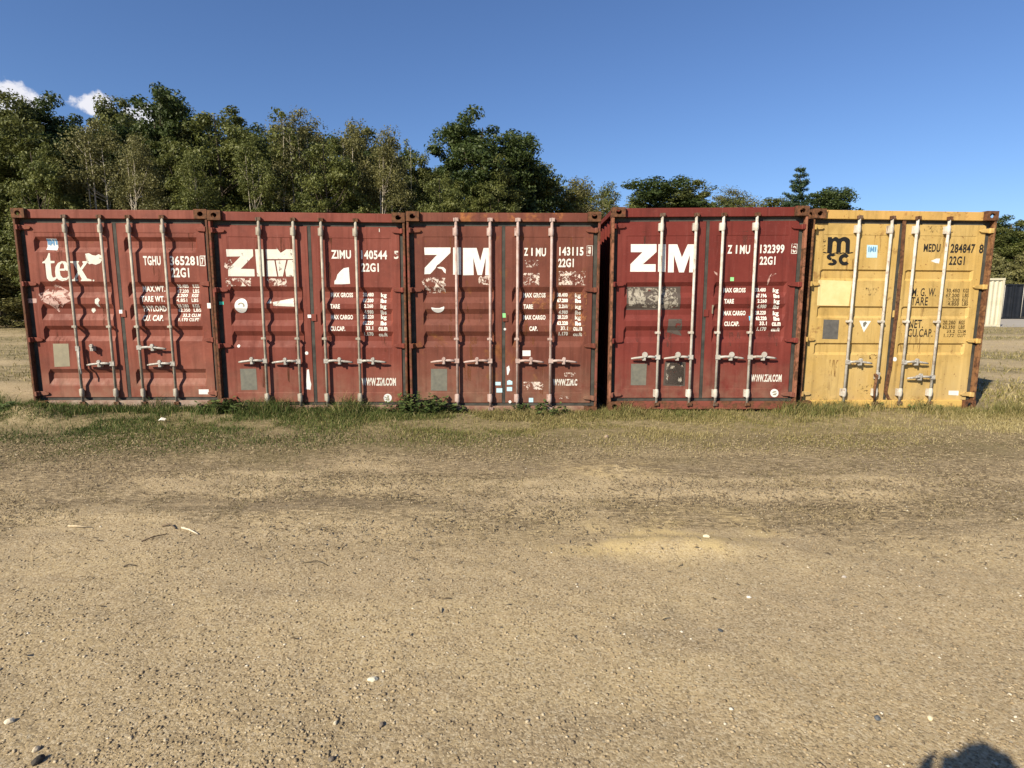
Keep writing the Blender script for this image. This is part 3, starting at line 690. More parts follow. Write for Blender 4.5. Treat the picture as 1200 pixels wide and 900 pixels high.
# container 5: the black emblem, an m over a wave line, s and c below
C = CC[4][1]
q = lambda pts: za(pts, 960, 260, 9.0, 930)
def arc(cx, cy, rx, ry, a0, a1, n=10): return [(cx+rx*math.cos(R(a0+(a1-a0)*k/n)), cy+ry*math.sin(R(a0+(a1-a0)*k/n))) for k in range(n+1)]
m = Marks(C)
m.poly(q([(93,160),(136,160),(136,176)]+arc(176,190,32,32,215,325,5)+[(206,176)]+arc(268,208,60,50,225,350,8)+[(326,230),(322,328),(276,328),(280,226)]+arc(256,222,20,20,0,-180,6)[1:]+[(232,240),(228,326),(180,326),(186,226)]+arc(164,222,20,20,0,-180,6)[1:]+[(142,240),(134,326),(84,326),(90,226)]))
m.poly(q([(38,318),(58,316),(80,324),(110,322),(140,332),(164,324),(182,322),(210,334),(240,324),(262,322),(290,334),(322,322),(344,318),(364,320),(352,330),(328,334),(300,342),(276,338),(250,332),(222,342),(196,340),(172,332),(148,340),(120,338),(92,330),(66,332),(44,326)]))
def ringq(cx, cy, ro, ri, a0, a1, ro2=None, ri2=None, n=14):
    ro2 = ro2 or ro; ri2 = ri2 or ri
    o_ = arc(cx, cy, ro, ro2, a0, a1, n); i_ = arc(cx, cy, ri, ri2, a1, a0, n)
    for k in range(n): m.poly(q([o_[k], o_[k+1], i_[n-k-1], i_[n-k]]))
ringq(268, 399, 62, 24, 42, 320, 62, 24)                      # c
ringq(134, 370, 54, 14, 95, 325, 36, 7); ringq(134, 425, 54, 14, -90, 150, 36, 7)   # s
m.build('logo_lettering', M['blacksolid'], C.doors[0])
T(C, 'sticker', M['sticker_pale'], 0, [('p', q([(505,242),(618,246),(612,378),(500,376)]))])
m = Marks(C)
for p in ([(520,262),(532,256),(530,310),(518,322)], [(540,270),(552,258),(560,290),(572,258),(582,264),(580,316),(568,318),(568,296),(556,316),(550,298),(546,318),(534,322)], [(590,262),(604,266),(600,312),(586,320)]):
    m._add([C.loc(*a) for a in q(p)], [list(range(len(p)))], .003)
m.build('sticker_print', M['sticker_blue'], C.doors[0])
T(C, 'paint_patch', M['patch_cream'], 0, [('p', [(103,328),(243,333),(228,436),(96,434)])])
T(C, 'data_plate', M['plate_dark'], 0, [('p', [(125,492),(189,494),(183,574),(119,572)])])
T(C, 'sticker', M['sticker_white'], 0, [('p', [(272,497),(321,498),(291,545)])])
m = Marks(C); m._add([C.loc(*a) for a in ((287,506),(298,500),(304,507),(292,524),(288,520))], [[0,1,2,3,4]], .003); m.build('sticker_print', M['plate_grime'], C.doors[0])
T(C, 'serial_number', M['black'], 1, [('MEDU', 539,179,608,211), ('284847', 650,179,751,215), ('22G1', 644,230,709,265)], .03)
T(C, 'check_digit', M['black'], 1, [('8', 776,181,794,217)], .03)
T(C, 'weight_labels', M['black'], 1, [('M. G. W.', 492,362,590,395), ('TARE', 487,399,556,433), ('NET.', 477,493,537,527), ('CU.CAP.', 473,531,576,563)], .014)
T(C, 'weight_table', M['black_worn'], 1, [('30.480', 632,364,688,380, .03), ('KGS', 702,364,726,380, .03), ('67.200', 630,384,686,400, .03), ('LBS', 700,384,725,400, .03), ('2.200', 640,404,686,418, .03), ('KGS', 698,404,722,418, .03), ('4.850', 638,420,684,434, .03), ('LBS', 697,420,722,434, .03),
   ('28.280', 618,496,670,512, .03), ('KGS', 684,496,708,512, .03), ('62.350', 617,516,668,530, .03), ('LBS', 683,516,708,530, .03), ('33.2', 634,534,668,547, .03), ('CU.M', 680,534,712,547, .03), ('1.172', 622,551,664,564, .03), ('CU.FT', 678,551,712,564, .03)], .03)
T(C, 'paint_chip', M['sticker_white'], 1, [('p', [(568,250),(590,240),(606,240),(602,260),(588,258)]), ('d', 418,656,9), ('p', [(642,786),(683,787),(681,806),(641,804)])])
gr = decal('dark grease marks', (.07, .045, .02), .57, 21, 22)
T(C, 'grease_mark', gr, 1, [('r', 530,105,660,132)])
T(C, 'grease_mark', gr, 0, [('r', 298,360,345,392), ('r', 262,636,345,656), ('r', 270,760,325,800), ('r', 122,145,134,205)])
# bent rusted steel strip hanging off the seam, and a rusted handle hanging by the second bar
rm_ = rusty('rust brown strip', (.16, .085, .04), 31, .6)
a = [C.loc(x, y, .05) for x, y in ((462,80),(445,300),(425,490),(400,700),(382,790),(395,820),(440,850))]
s_ = MB()
for (p0, p1) in zip(a[:-1], a[1:]):
    s_.add([(p0[0]-.022, .060, p0[1]), (p0[0]+.022, .060, p0[1]), (p1[0]+.022, .056, p1[1]), (p1[0]-.022, .056, p1[1]), (p0[0]-.022, .068, p0[1]), (p0[0]+.022, .068, p0[1]), (p1[0]+.022, .064, p1[1]), (p1[0]-.022, .064, p1[1])],
           [(0,1,2,3),(4,5,6,7),(0,4,7,3),(1,5,6,2)])
s_.build('seam_strip', rm_, C.doors[1])
h_ = MB(); p = [C.loc(x, y, .015) for x, y in ((345,722),(332,770),(330,830))]
h_.tube([(p[0][0]-.03, .02, p[0][1]), (p[0][0]+.03, .02, p[0][1]+.005)], .02, 8)
h_.tube([(p[0][0], .012, p[0][1]), (p[1][0], -.004, p[1][1]), (p[2][0], .0, p[2][1])], [.018, .017, .012], 8)
h_.build('hanging_handle', rm_, CC[4][0])

def rundecal(name, c, wear, seed):
    m = NT(name, .8, .1); v = m.coord((seed, 0, seed*2), (26, 26, 2.2)); m.color(c)
    f = m.ramp(m.noise(v, 1.6, 6, .7), wear, wear+.16, 0, .75)
    tr = m.n('ShaderNodeBsdfTransparent'); mx = m.n('ShaderNodeMixShader'); m.t.links.new(f, mx.inputs[0]); m.t.links.new(tr.outputs[0], mx.inputs[1]); m.t.links.new(m.p.outputs[0], mx.inputs[2])
    m.t.links.new(mx.outputs[0], m.t.nodes['Material Output'].inputs['Surface']); return m.m
RUN = [rundecal('rust run', (.075, .030, .016), .50, 3), rundecal('rust run', (.075, .030, .016), .49, 7), rundecal('rust run', (.16, .062, .026), .47, 9), rundecal('grey run', (.10, .05, .04), .51, 12), rundecal('rust run', (.16, .075, .028), .52, 15)]
for i, (_, C) in enumerate(CC):
    for d in (0, 1):
        sg = -1 if d == 0 else 1; rr_ = random.Random(40+i*2+d)
        for k in range(6):
            xc = sg*rr_.uniform(.16, .95); top_ = rr_.choice([2.30, 1.98, 1.42, 1.02, .66]); wd_ = rr_.uniform(.03, .16); ln = rr_.uniform(.18, .5)
            m = Marks(C); m._add([(xc-wd_/2, top_), (xc+wd_/2, top_), (xc+wd_*.4, max(.17, top_-ln)), (xc-wd_*.3, max(.17, top_-ln*.9))], [[0,1,2,3]], .0009)
            m.build('rust_run', RUN[i], C.doors[d])

# ------------------------------------------------------------------ ground
def ray_ground(px, py, z=0.):
    d = pix_dir(px, py); t = (z-EYE)/d.z; return d.x*t, d.y*t
def height(x, y):
    near = sstep(16, 9, np.abs(y))*sstep(26, 16, np.abs(x))
    h = (fbm(x, y, .45, 3, 1)-.5)*.05+(fbm(x, y, 2.2, 3, 5)-.5)*.022+(fbm(x, y, 11, 3, 9)-.5)*.008
    h = h*near
    def mound(cx, cy, rx, ry, hh): return hh*np.exp(-(((x-cx)/rx)**2+((y-cy)/ry)**2))
    h = h+mound(1.05, 3.40, .48, .13, .055)+mound(.92, 5.02, .34, .12, .05)-mound(-1.6, 4.3, 2.2, .10, .02)+mound(-1.4, 3.95, 2.4, .12, .025)+mound(2.6, 4.4, 1.6, .16, .03)-.012*np.exp(-((x-.42*y+1.9)/.13)**2)*sstep(2.8, 3.6, y)*sstep(6, 5.2, y)
    cl = (fbm(x, y, 6, 3, 22)+.3)
    h = h+mound(-5.95, 7.15, .42, .22, .20)*cl
    h = h+.03*sstep(6.6, 7.5, y)*sstep(14, 9, y)*sstep(10, 7, np.abs(x))
    return h
def axis(parts):
    out = []
    for a, b, n in parts: out += list(np.linspace(a, b, n, endpoint=False))
    return np.array(out+[parts[-1][1]])
gx = axis([(-900,-120,8), (-120,-30,18), (-30,-13,34), (-13,-6,160), (-6,6,560), (6,13,160), (13,30,34), (30,120,18), (120,900,8)])
gy = axis([(-60,-3,12), (-3,1.2,20), (1.2,4,190), (4,8,170), (8,16,60), (16,60,44), (60,200,14), (200,1500,8)])
GX, GY = np.meshgrid(gx, gy); GZ = height(GX, GY)
nx, ny = len(gx), len(gy)
v = np.stack([GX.ravel(), GY.ravel(), GZ.ravel()], 1)
ii, jj = np.meshgrid(np.arange(nx-1), np.arange(ny-1)); b0 = (jj*nx+ii).ravel()
f = np.stack([b0, b0+1, b0+nx+1, b0+nx], 1)
wx_ = v[:,0]+.35*(fbm(v[:,0], v[:,1], 2.5, 4, 41)-.5); wy_ = v[:,1]+.28*(fbm(v[:,0], v[:,1], 2.2, 4, 42)-.5)
sandm = 1.25*np.exp(-((wx_-1.05)/.60)**2-((wy_-3.46)/.21)**2)+.5*np.exp(-((v[:,0]-1.3)/1.1)**2-((v[:,1]-3.9)/.25)**2)+np.exp(-((v[:,0]-.95)/.4)**2-((v[:,1]-5.05)/.2)**2)
sn = fbm(v[:,0], v[:,1]*1.6, 3.2, 6, 40)
sandm = np.clip(sandm*(.2+1.5*sstep(.34, .62, sn))*.95, 0, 1)
litm = sstep(2.9, 4.0, v[:,1])*sstep(6.9, 6.0, v[:,1])*sstep(.43, .58, fbm(v[:,0]*.6, v[:,1]*1.5, 1.3, 6, 50)+.03+.05*sstep(0, -3, v[:,0]))
turf = sstep(5.0, 6.0, v[:,1]+.9*(fbm(v[:,0], v[:,1], 1.3, 4, 60)-.5))*sstep(9.2, 8, v[:,1])
fieldm = sstep(8.5, 11, v[:,1])*sstep(.38, .56, fbm(v[:,0]*.35, v[:,1], .45, 4, 70))
g = NT('dirt and gravel ground', .95, .12); vc = g.coord()
att = lambda n_: g.n('ShaderNodeAttribute', attribute_name=n_).outputs['Fac']
vst = g.coord((3, 1, 0), (.45, 1.25, 1))
c0 = g.mix(g.ramp(g.noise(vc, .9, 5, .6), .35, .65), (.390, .300, .170), (.325, .252, .152))
c0 = g.mix(g.ramp(g.noise(vst, 1.1, 6, .7), .50, .68, 0, .75), c0, (.430, .336, .188))
c0 = g.mix(g.ramp(g.noise(vst, 1.7, 7, .75, .3), .53, .66, 0, .55), c0, (.200, .155, .098))
c0 = g.mix(g.ramp(g.noise(vc, 7, 6, .75), .45, .72, 0, .4), c0, (.33, .265, .155))
grit = g.n('ShaderNodeTexVoronoi', {'Vector': vc, 'Scale': 120.}); gc = g.n('ShaderNodeSeparateColor', {'Color': grit.outputs['Color']}).outputs['Red']
c0 = g.mix(g.ramp(gc, .60, 1.0, 0, .60), c0, (.52, .44, .31))
c0 = g.mix(g.ramp(gc, .35, .0, 0, .65), c0, (.125, .095, .060))
grit2 = g.n('ShaderNodeTexVoronoi', {'Vector': vc, 'Scale': 62.}); gc2 = g.n('ShaderNodeSeparateColor', {'Color': grit2.outputs['Color']}).outputs['Green']
c0 = g.mix(g.math('MULTIPLY', g.ramp(gc2, .90, .95, 0, .55), g.ramp(grit2.outputs['Distance'], .42, .30)), c0, (.44, .39, .29))
c0 = g.mix(g.math('MULTIPLY', g.ramp(gc2, .08, .04, 0, .6), g.ramp(grit2.outputs['Distance'], .42, .30)), c0, (.07, .058, .045))
c0 = g.mix(g.math('MULTIPLY', g.math('MULTIPLY', att('sand'), g.ramp(g.noise(vc, 14, 6, .75), .3, .55, .45, 1.)), .9), c0, (.50, .385, .19))
c0 = g.mix(g.math('MULTIPLY', att('litter'), g.ramp(g.noise(vst, 30, 6, .8), .40, .58, 0, .9)), c0, (.112, .086, .052))
c0 = g.mix(g.math('MULTIPLY', att('turf'), g.ramp(g.noise(vc, 12, 5, .7), .25, .6, .2, .85)), c0, (.125, .105, .048))
c0 = g.mix(g.math('MULTIPLY', att('field'), g.ramp(g.noise(vc, 2.2, 6, .75), .35, .6, 0, .85)), c0, (.100, .090, .042))
g.color(c0)
hb = g.math('ADD', g.math('MULTIPLY', g.noise(vc, 48, 8, .8), 1.), g.math('MULTIPLY', grit.outputs['Distance'], -.25))
g.bump(hb, .8, .010)
ground = mesh_np('ground', v, f, g.m, None, {'sand': sandm, 'litter': litm, 'turf': turf, 'field': fieldm}, True)
tag(ground, kind='structure')
# pale gravel road far behind on the right
rd = NT('pale gravel road', .9, .2); vr = rd.coord(); rd.color(rd.mix(rd.ramp(rd.noise(vr, .8, 6, .7), .3, .7), (.36, .33, .29), (.27, .25, .22)))
ro = MB().add([(12, 31, .006), (150, 33.5, .006), (150, 47, .006), (12, 46, .006)], [(0,1,2,3)]).build('road', rd.m); tag(ro, kind='structure')

# ------------------------------------------------------------------ pebbles
def gz(x, y): return height(np.asarray(x, dtype=float), np.asarray(y, dtype=float))
def pebble_mesh(n, xr, yr, s0, s1, seed, ypow=1.6):
    r = np.random.default_rng(seed)
    y = yr[0]+(yr[1]-yr[0])*r.random(n)**ypow; hw = np.minimum(.95*y+.4, xr); x = (r.random(n)*2-1)*hw
    keep = r.random(n) < .35+.9*sstep(.40, .65, fbm(x, y, 1.6, 4, seed)); x, y = x[keep], y[keep]; n = len(x)
    s = s0*(s1/s0)**(r.random(n)**3.0)
    base = np.array([(1,0,0),(.5,.87,0),(-.5,.87,0),(-1,0,0),(-.5,-.87,0),(.5,-.87,0),(.2,.1,.75),(-.15,-.1,-.6)])
    V = base[None]*(1+.35*(r.random((n, 8, 3))-.5)); V[:,:6,2] += .35*(r.random((n, 6))-.3)
    sc = np.stack([s*(.8+.6*r.random(n)), s*(.7+.5*r.random(n)), s*(.5+.5*r.random(n))], 1)[:,None,:]
    V = V*sc; a = r.random(n)*6.283; ca, sa = np.cos(a)[:,None], np.sin(a)[:,None]
    X = V[...,0]*ca-V[...,1]*sa; Y = V[...,0]*sa+V[...,1]*ca
    V = np.stack([X+x[:,None], Y+y[:,None], V[...,2]+(gz(x, y)+s*.12)[:,None]], 2).reshape(-1, 3)
    F = np.array([(k, (k+1) % 6, 6) for k in range(6)]+[((k+1) % 6, k, 7) for k in range(6)])
    F = (F[None]+np.arange(n)[:,None,None]*8).reshape(-1, 3)
    return V, F, np.repeat(r.random(n), 8)
pm = NT('pebble stone', .85, .25); pa = pm.n('ShaderNodeAttribute', attribute_name='tone').outputs['Fac']
rp = pm.n('ShaderNodeValToRGB', {'Fac': pa}); cr = rp.color_ramp
cols = [(0, (.15,.12,.08)), (.06, (.17,.13,.08)), (.55, (.27,.205,.12)), (.85, (.33,.265,.17)), (.97, (.40,.34,.24)), (1., (.56,.52,.43))]
cr.elements[0].position = 0; cr.elements[0].color = (*cols[0][1], 1); cr.elements[1].position = 1; cr.elements[1].color = (*cols[-1][1], 1)
for p, c in cols[1:-1]: e = cr.elements.new(p); e.color = (*c, 1)
pm.color(rp.outputs['Color'])
V, F, tn = pebble_mesh(100000, 7.5, (1.5, 6.6), .0016, .0085, 3)
tag(mesh_np('gravel', V, F, pm.m, None, {'tone': tn}), kind='stuff')
# straw, bark and twig litter lying on the dirt
n = 38000; r = np.random.default_rng(9); y = 2.2+4.2*r.random(n)**.75; x = (r.random(n)*2-1)*np.minimum(.95*y+.4, 7)
keep = r.random(n) < .04+1.0*sstep(3.0, 4.3, y)*sstep(.40, .66, fbm(x*.7, y*1.6, 1.1, 5, 50)+.04); x, y = x[keep], y[keep]; n = len(x)
a = r.random(n)*3.14; L_ = .004+.020*r.random(n)**3; wd = .0010+.0022*r.random(n)
dx, dy = np.cos(a)*L_, np.sin(a)*L_; ox_, oy_ = -np.sin(a)*wd, np.cos(a)*wd; z0 = gz(x, y)+.004
zr = .012*r.random(n); zr2 = .012*r.random(n)
V = np.stack([np.stack([x-dx-ox_, y-dy-oy_, z0+zr], 1), np.stack([x+dx-ox_, y+dy-oy_, z0+zr2], 1), np.stack([x+dx+ox_, y+dy+oy_, z0+zr2], 1), np.stack([x-dx+ox_, y-dy+oy_, z0+zr], 1),
              np.stack([x, y, z0+.006+np.maximum(zr, zr2)], 1)], 1).reshape(-1, 3)
F = np.array([(0,1,4),(1,2,4),(2,3,4),(3,0,4)]); F = (F[None]+np.arange(n)[:,None,None]*5).reshape(-1, 3)
lm = NT('straw and bark litter', .9, .15); la = lm.n('ShaderNodeAttribute', attribute_name='tone').outputs['Fac']
lm.color(lm.mix(lm.ramp(la, .35, .9), (.13, .098, .060), (.33, .265, .16)))
tag(mesh_np('ground_litter', V, F, lm.m, None, {'tone': np.repeat(r.random(n), 5)}), kind='stuff')

# ------------------------------------------------------------------ grass
def blades(x, y, h, w, lean, tone, seed):
    r = np.random.default_rng(seed); n = len(x); a = r.random(n)*6.283; b = r.random(n)*6.283
    z = gz(x, y)-.005; wx, wy = np.cos(a)*w, np.sin(a)*w; lx, ly = np.cos(b)*lean*h, np.sin(b)*lean*h
    P = [np.stack([x-wx, y-wy, z], 1), np.stack([x+wx, y+wy, z], 1),
         np.stack([x+wx*.7+lx*.3, y+wy*.7+ly*.3, z+h*.55], 1), np.stack([x-wx*.7+lx*.3, y-wy*.7+ly*.3, z+h*.55], 1), np.stack([x+lx, y+ly, z+h*(1-.3*lean)], 1)]
    V = np.stack(P, 1).reshape(-1, 3)
    F = np.array([(0,1,2),(0,2,3),(3,2,4)]); F = (F[None]+np.arange(n)[:,None,None]*5).reshape(-1, 3)
    return V, F, np.repeat(tone, 5)
gm = NT('grass blades', .7, .2); ga = gm.n('ShaderNodeAttribute', attribute_name='tone').outputs['Fac']
rp = gm.n('ShaderNodeValToRGB', {'Fac': ga}); cr = rp.color_ramp
cols = [(0, (.042,.072,.017)), (.3, (.085,.115,.028)), (.55, (.165,.155,.052)), (.8, (.27,.22,.09)), (1., (.40,.34,.18))]
cr.elements[0].color = (*cols[0][1], 1); cr.elements[1].color = (*cols[-1][1], 1)
for p, c in cols[1:-1]: e = cr.elements.new(p); e.color = (*c, 1)
gm.color(rp.outputs['Color'])
tr = gm.n('ShaderNodeBsdfTranslucent'); gm.t.links.new(rp.outputs['Color'], tr.inputs['Color'])
mx = gm.n('ShaderNodeMixShader'); mx.inputs[0].default_value = .25
gm.t.links.new(gm.p.outputs[0], mx.inputs[1]); gm.t.links.new(tr.outputs[0], mx.inputs[2]); gm.t.links.new(mx.outputs[0], gm.t.nodes['Material Output'].inputs['Surface'])
n = 380000; r = np.random.default_rng(12); x = (r.random(n)*2-1)*8.4; y = 4.1+3.65*r.random(n)**.7
lf = sstep(1.5, -3.5, x)                                                     # greener and lusher to the left
edge = 5.85-.20*lf+.75*(fbm(x, y*.4, .8, 5, 81)-.5)*2+.25*sstep(1, 5, x)
dens = sstep(-.55, .7, y-edge)*(.10+1.05*sstep(.36, .58, fbm(x, y*1.3, 1.9, 5, 83)))+.16*sstep(.50, .66, fbm(x, y, 1.1, 4, 87))
# bare patches of dirt the photo shows in the strip
for (bx, by, rx_, ry_) in ((-2.7, 6.4, .75, .40), (-1.55, 6.55, .5, .32), (1.9, 6.15, 1.3, .32), (1.0, 6.6, .6, .18), (.2, 6.1, .5, .25), (4.2, 6.2, .8, .2)): dens = dens*(1-.85*np.exp(-((x-bx)/rx_)**2-((y-by)/ry_)**2))
keep = r.random(n) < dens; x, y, lf = x[keep], y[keep], lf[keep]; n = len(x)
near = sstep(6.9, 7.45, y)
h = (.015+.050*sstep(5.2, 6.3, y)*r.random(n)**1.5+.13*near*r.random(n)**1.4*(.5+1.1*sstep(.45, .65, fbm(x, y, 1.9, 3, 191))))*(.65+.7*fbm(x, y, 1.3, 3, 91)); h *= 1+.35*lf*near
big = fbm(x, y, .8, 3, 95)
tone = np.clip(.74-.46*lf+.55*(big-.5)+.42*(r.random(n)-.5)+.10*sstep(2, 6, x)-.10*near, 0, 1); tone = np.where(r.random(n) < .10, .75+.25*r.random(n), tone)
V, F, tn = blades(x, y, h, .0018+.0022*r.random(n), .25+.75*r.random(n), tone, 5)
tag(mesh_np('grass', V, F, gm.m, None, {'tone': tn}), kind='stuff')
# dry tufts on the open field to either side of the row
n = 60000; r = np.random.default_rng(15); y = 7.8+26*r.random(n)**1.6; s_ = np.where(r.random(n) < .7, 1., -1.); x = s_*(6.5+.95*(y-7.5)*r.random(n)+5*r.random(n))
keep = r.random(n) < sstep(.46, .62, fbm(x*.35, y, .45, 4, 70))*.9+.06; x, y = x[keep], y[keep]; n = len(x)
V, F, tn = blades(x, y, .03+.10*r.random(n)**2, .004+.006*r.random(n), .3+.8*r.random(n), np.clip(.5+.5*(r.random(n)), 0, 1), 6)
tag(mesh_np('dry_grass', V, F, gm.m, None, {'tone': tn}), kind='stuff')

# matted dead grass in patches on the dirt
dm = NT('dead matted grass', .9, .1); da = dm.n('ShaderNodeAttribute', attribute_name='tone').outputs['Fac']
dm.color(dm.mix(dm.ramp(da, .2, 1.), (.075, .062, .032), (.34, .27, .14)))
n = 150000; r = np.random.default_rng(31); y = 3.0+3.3*r.random(n)**.9; x = (r.random(n)*2-1)*np.minimum(1.0*y+.6, 7.6)
pm_ = fbm(x*.55, y*1.7, 1.5, 6, 50)*.5+fbm(x, y*1.3, 4.5, 4, 52)*.5
keep = r.random(n) < sstep(3.0, 4.1, y)*sstep(.50, .64, pm_+.03*sstep(0, -2, x))*.9; x, y = x[keep], y[keep]; n = len(x)
V, F, tn = blades(x, y, .008+.022*r.random(n)**1.6, .0014+.0018*r.random(n), .8+1.4*r.random(n), np.clip(r.random(n)**1.6, 0, 1), 8)
tag(mesh_np('dead_grass', V, F, dm.m, None, {'tone': tn}), kind='stuff')

# leafy weeds at the foot of the containers
wm = NT('weed leaves', .6, .25); wa = wm.n('ShaderNodeAttribute', attribute_name='tone').outputs['Fac']
wm.color(wm.mix(wa, (.035, .065, .018), (.115, .150, .045)))
def weed(px, py, wpx, hh, n, label, seed):
    X0, Y0 = ray_ground(px, py); r = np.random.default_rng(seed); rad = wpx/FPX*Y0/2
    ns = max(4, n//9); P = []; T_ = []; V = []; F = []; tn = []
    stems = MB()
    root = empty('weed', (X0, Y0, float(gz(X0, Y0)))); tag(root, label, 'weed', 'leafy weeds along the container doors')
    for k in range(ns):
        a = r.random()*6.283; q_ = r.random()**.6; bx, by = math.cos(a)*rad*q_*.75, math.sin(a)*rad*.35*q_; tx, ty = bx*1.35, by*1.3-.02; h1 = 1.3*hh*(.5+.5*r.random())*(1-.4*q_)
        stems.tube([(bx, by, -.01), ((bx+tx)/2, (by+ty)/2, h1*.5), (tx, ty, h1)], [.0022, .0016, .0008], 4)
        for j in range(14):
            t = .15+.85*r.random(); cx, cy, cz = bx+(tx-bx)*t, by+(ty-by)*t, h1*t
            a2 = r.random()*6.283; l = .028+.040*r.random(); wd = l*.34; up = (r.random()-.3)*.8
            d = np.array([math.cos(a2), math.sin(a2), up]); s = np.array([-math.sin(a2), math.cos(a2), .2*(r.random()-.5)])
            c = np.array([cx, cy, cz]); b = len(V); V += [c, c+d*l*.5+s*wd, c+d*l, c+d*l*.5-s*wd]; F.append((b, b+1, b+2, b+3)); tn += [r.random()]*4
    mesh_np('foliage', np.array(V), np.array(F), wm.m, root, {'tone': np.array(tn)})
    stems.build('stem', wm.m, root, recalc=False)
weed(487, 487, 84, .27, 640, 'dark leafy weed clump before the seam between the second and third containers', 1)
weed(530, 486, 30, .12, 130, 'small weed just right of the biggest weed clump', 2)
weed(12, 489, 50, .12, 260, 'low weeds at the left edge below the soil mound', 3)
weed(262, 487, 70, .19, 360, 'green weed clump where the first two containers meet', 4)
weed(372, 484, 34, .10, 120, 'small weed at the foot of the second container', 5)
weed(630, 486, 90, .15, 300, 'low green weeds before the right door of the brownish container', 6)
weed(975, 482, 46, .11, 180, 'weed clump at the foot of the yellow container, left corner', 7)
weed(1085, 484, 50, .10, 170, 'weeds before the right door of the yellow container', 8)
weed(1022, 482, 30, .10, 100, 'small weed under the middle of the yellow container', 9)

# single stones and sticks one can pick out
def stone(px, py, size, c, label, seed, flat=.5, c2=None, cat='stone', name='stone'):
    r = random.Random(seed); X0, Y0 = ray_ground(px, py)
    bm = bmesh.new(); bmesh.ops.create_icosphere(bm, subdivisions=2, radius=1)
    for v_ in bm.verts:
        k = 1+.35*(fbm(np.array([v_.co.x*1.3+seed]), np.array([v_.co.y*1.3+v_.co.z]), 1., 2, seed)[0]-.5)*2
        v_.co = Vector((v_.co.x*size*k, v_.co.y*size*k*.7, v_.co.z*size*k*flat))
    me = bpy.data.meshes.new(name); bm.to_mesh(me); bm.free(); me.materials.append(plain('stone surface', c, .8, .3, 60, .2, c2))
    o = bpy.data.objects.new(name, me); col.objects.link(o); o.location = (X0, Y0, float(gz(X0, Y0))+size*flat*.5); o.rotation_euler = (0, 0, r.random()*3)
    tag(o, label, cat, 'loose stones on the dirt')
stone(437, 799, .021, (.62, .58, .45), 'pale flat stone lying in the bottom left half of the dirt', 1, .4)
stone(828, 633, .021, (.62, .55, .38), 'cream stone sitting on the yellow sand heap', 2, .55)
stone(1028, 843, .014, (.10, .11, .12), 'dark grey flat stone left of the cast shadow', 3, .45)
stone(1090, 842, .013, (.62, .52, .34), 'light yellow pebble above the cast shadow', 4, .6)
stone(844, 741, .014, (.07, .075, .08), 'dark blue grey stone in the middle right of the dirt', 5, .35)
stone(512, 461+40, .02, (.25, .2, .14), 'brown stone at the edge of the grass in the middle', 6, .5)
stone(711, 512, .030, (.34, .26, .19), 'rounded brown stone in the grass before the narrow gap', 7, .7)
stone(11, 846, .016, (.60, .53, .40), 'pale stone near the bottom left edge', 8, .6)
stone(45, 893, .022, (.055, .048, .040), 'black lump in the bottom left corner', 9, .6)
stone(42, 879, .014, (.50, .42, .30), 'tan stone above the black lump', 10, .6)
stone(393, 850, .011, (.55, .48, .35), 'small tan pebble below the pale flat stone', 11, .6)
stone(447, 852, .013, (.16, .13, .10), 'small dark brown stone below right of the pale flat stone', 12, .6)
stone(389, 892, .012, (.13, .11, .09), 'dark stone at the bottom edge, left of centre', 13, .6)
stone(989, 677, .013, (.42, .38, .33), 'grey stone at the right of the sand heap', 14, .6)
stone(878, 700, .012, (.62, .58, .50), 'whitish pebble below right of the sand heap', 15, .5)
def stick(pts, rad, c, label, name='stick', cat='stick', cone=True):
    P = []
    for i, (px, py) in enumerate(pts):
        X0, Y0 = ray_ground(px, py); P.append((X0, Y0, float(gz(X0, Y0))+rad*1.2+(.008 if 0 < i < len(pts)-1 else 0)))
    o = MB().tube(P, [rad*(1-.4*i/(len(P)-1)) for i in range(len(P))], 6, sx=1.2).build(name, plain(name+' bark', c, .9, .4, 80), None)
    tag(o, label, cat, 'sticks lying on the dirt')
stick([(80,618),(92,619),(107,618.5)], .005, (.55, .45, .30), 'straight pale stick at the far left of the dirt')
stick([(213,620),(222,623),(232,627)], .006, (.62, .55, .42), 'short white broken stick right of a longer dark twig')
stick([(166,636),(180,632),(195,627)], .004, (.10, .07, .05), 'dark twig lying left of the short white stick')
stick([(190,618),(200,617),(206,621)], .006, (.16, .12, .08), 'forked brown twig above the white stick')
stick([(355,661),(372,659),(384,663)], .003, (.10, .08, .05), 'thin dark twig in the middle of the dirt')
stick([(145,666),(152,664.5),(160,665)], .004, (.09, .07, .05), 'stubby dark twig at the left of the dirt')
X0, Y0 = ray_ground(190, 497)
s_ = MB(); s_.add([(-.035,-.02,.01),(.0,-.028,.022),(.04,-.012,.012),(.045,.016,.03),(.004,.022,.040),(-.04,.016,.018),(.0,.0,.048)], [(0,1,6),(1,2,6),(2,3,6),(3,4,6),(4,5,6),(5,0,6)])
o = s_.build('scrap_paper', plain('scrap paper', (.72, .68, .58), .8, .15, 40)); o.location = (X0, Y0, float(gz(X0, Y0))+.02); tag(o, 'crumpled whitish scrap lying in the grass at the left', 'scrap')

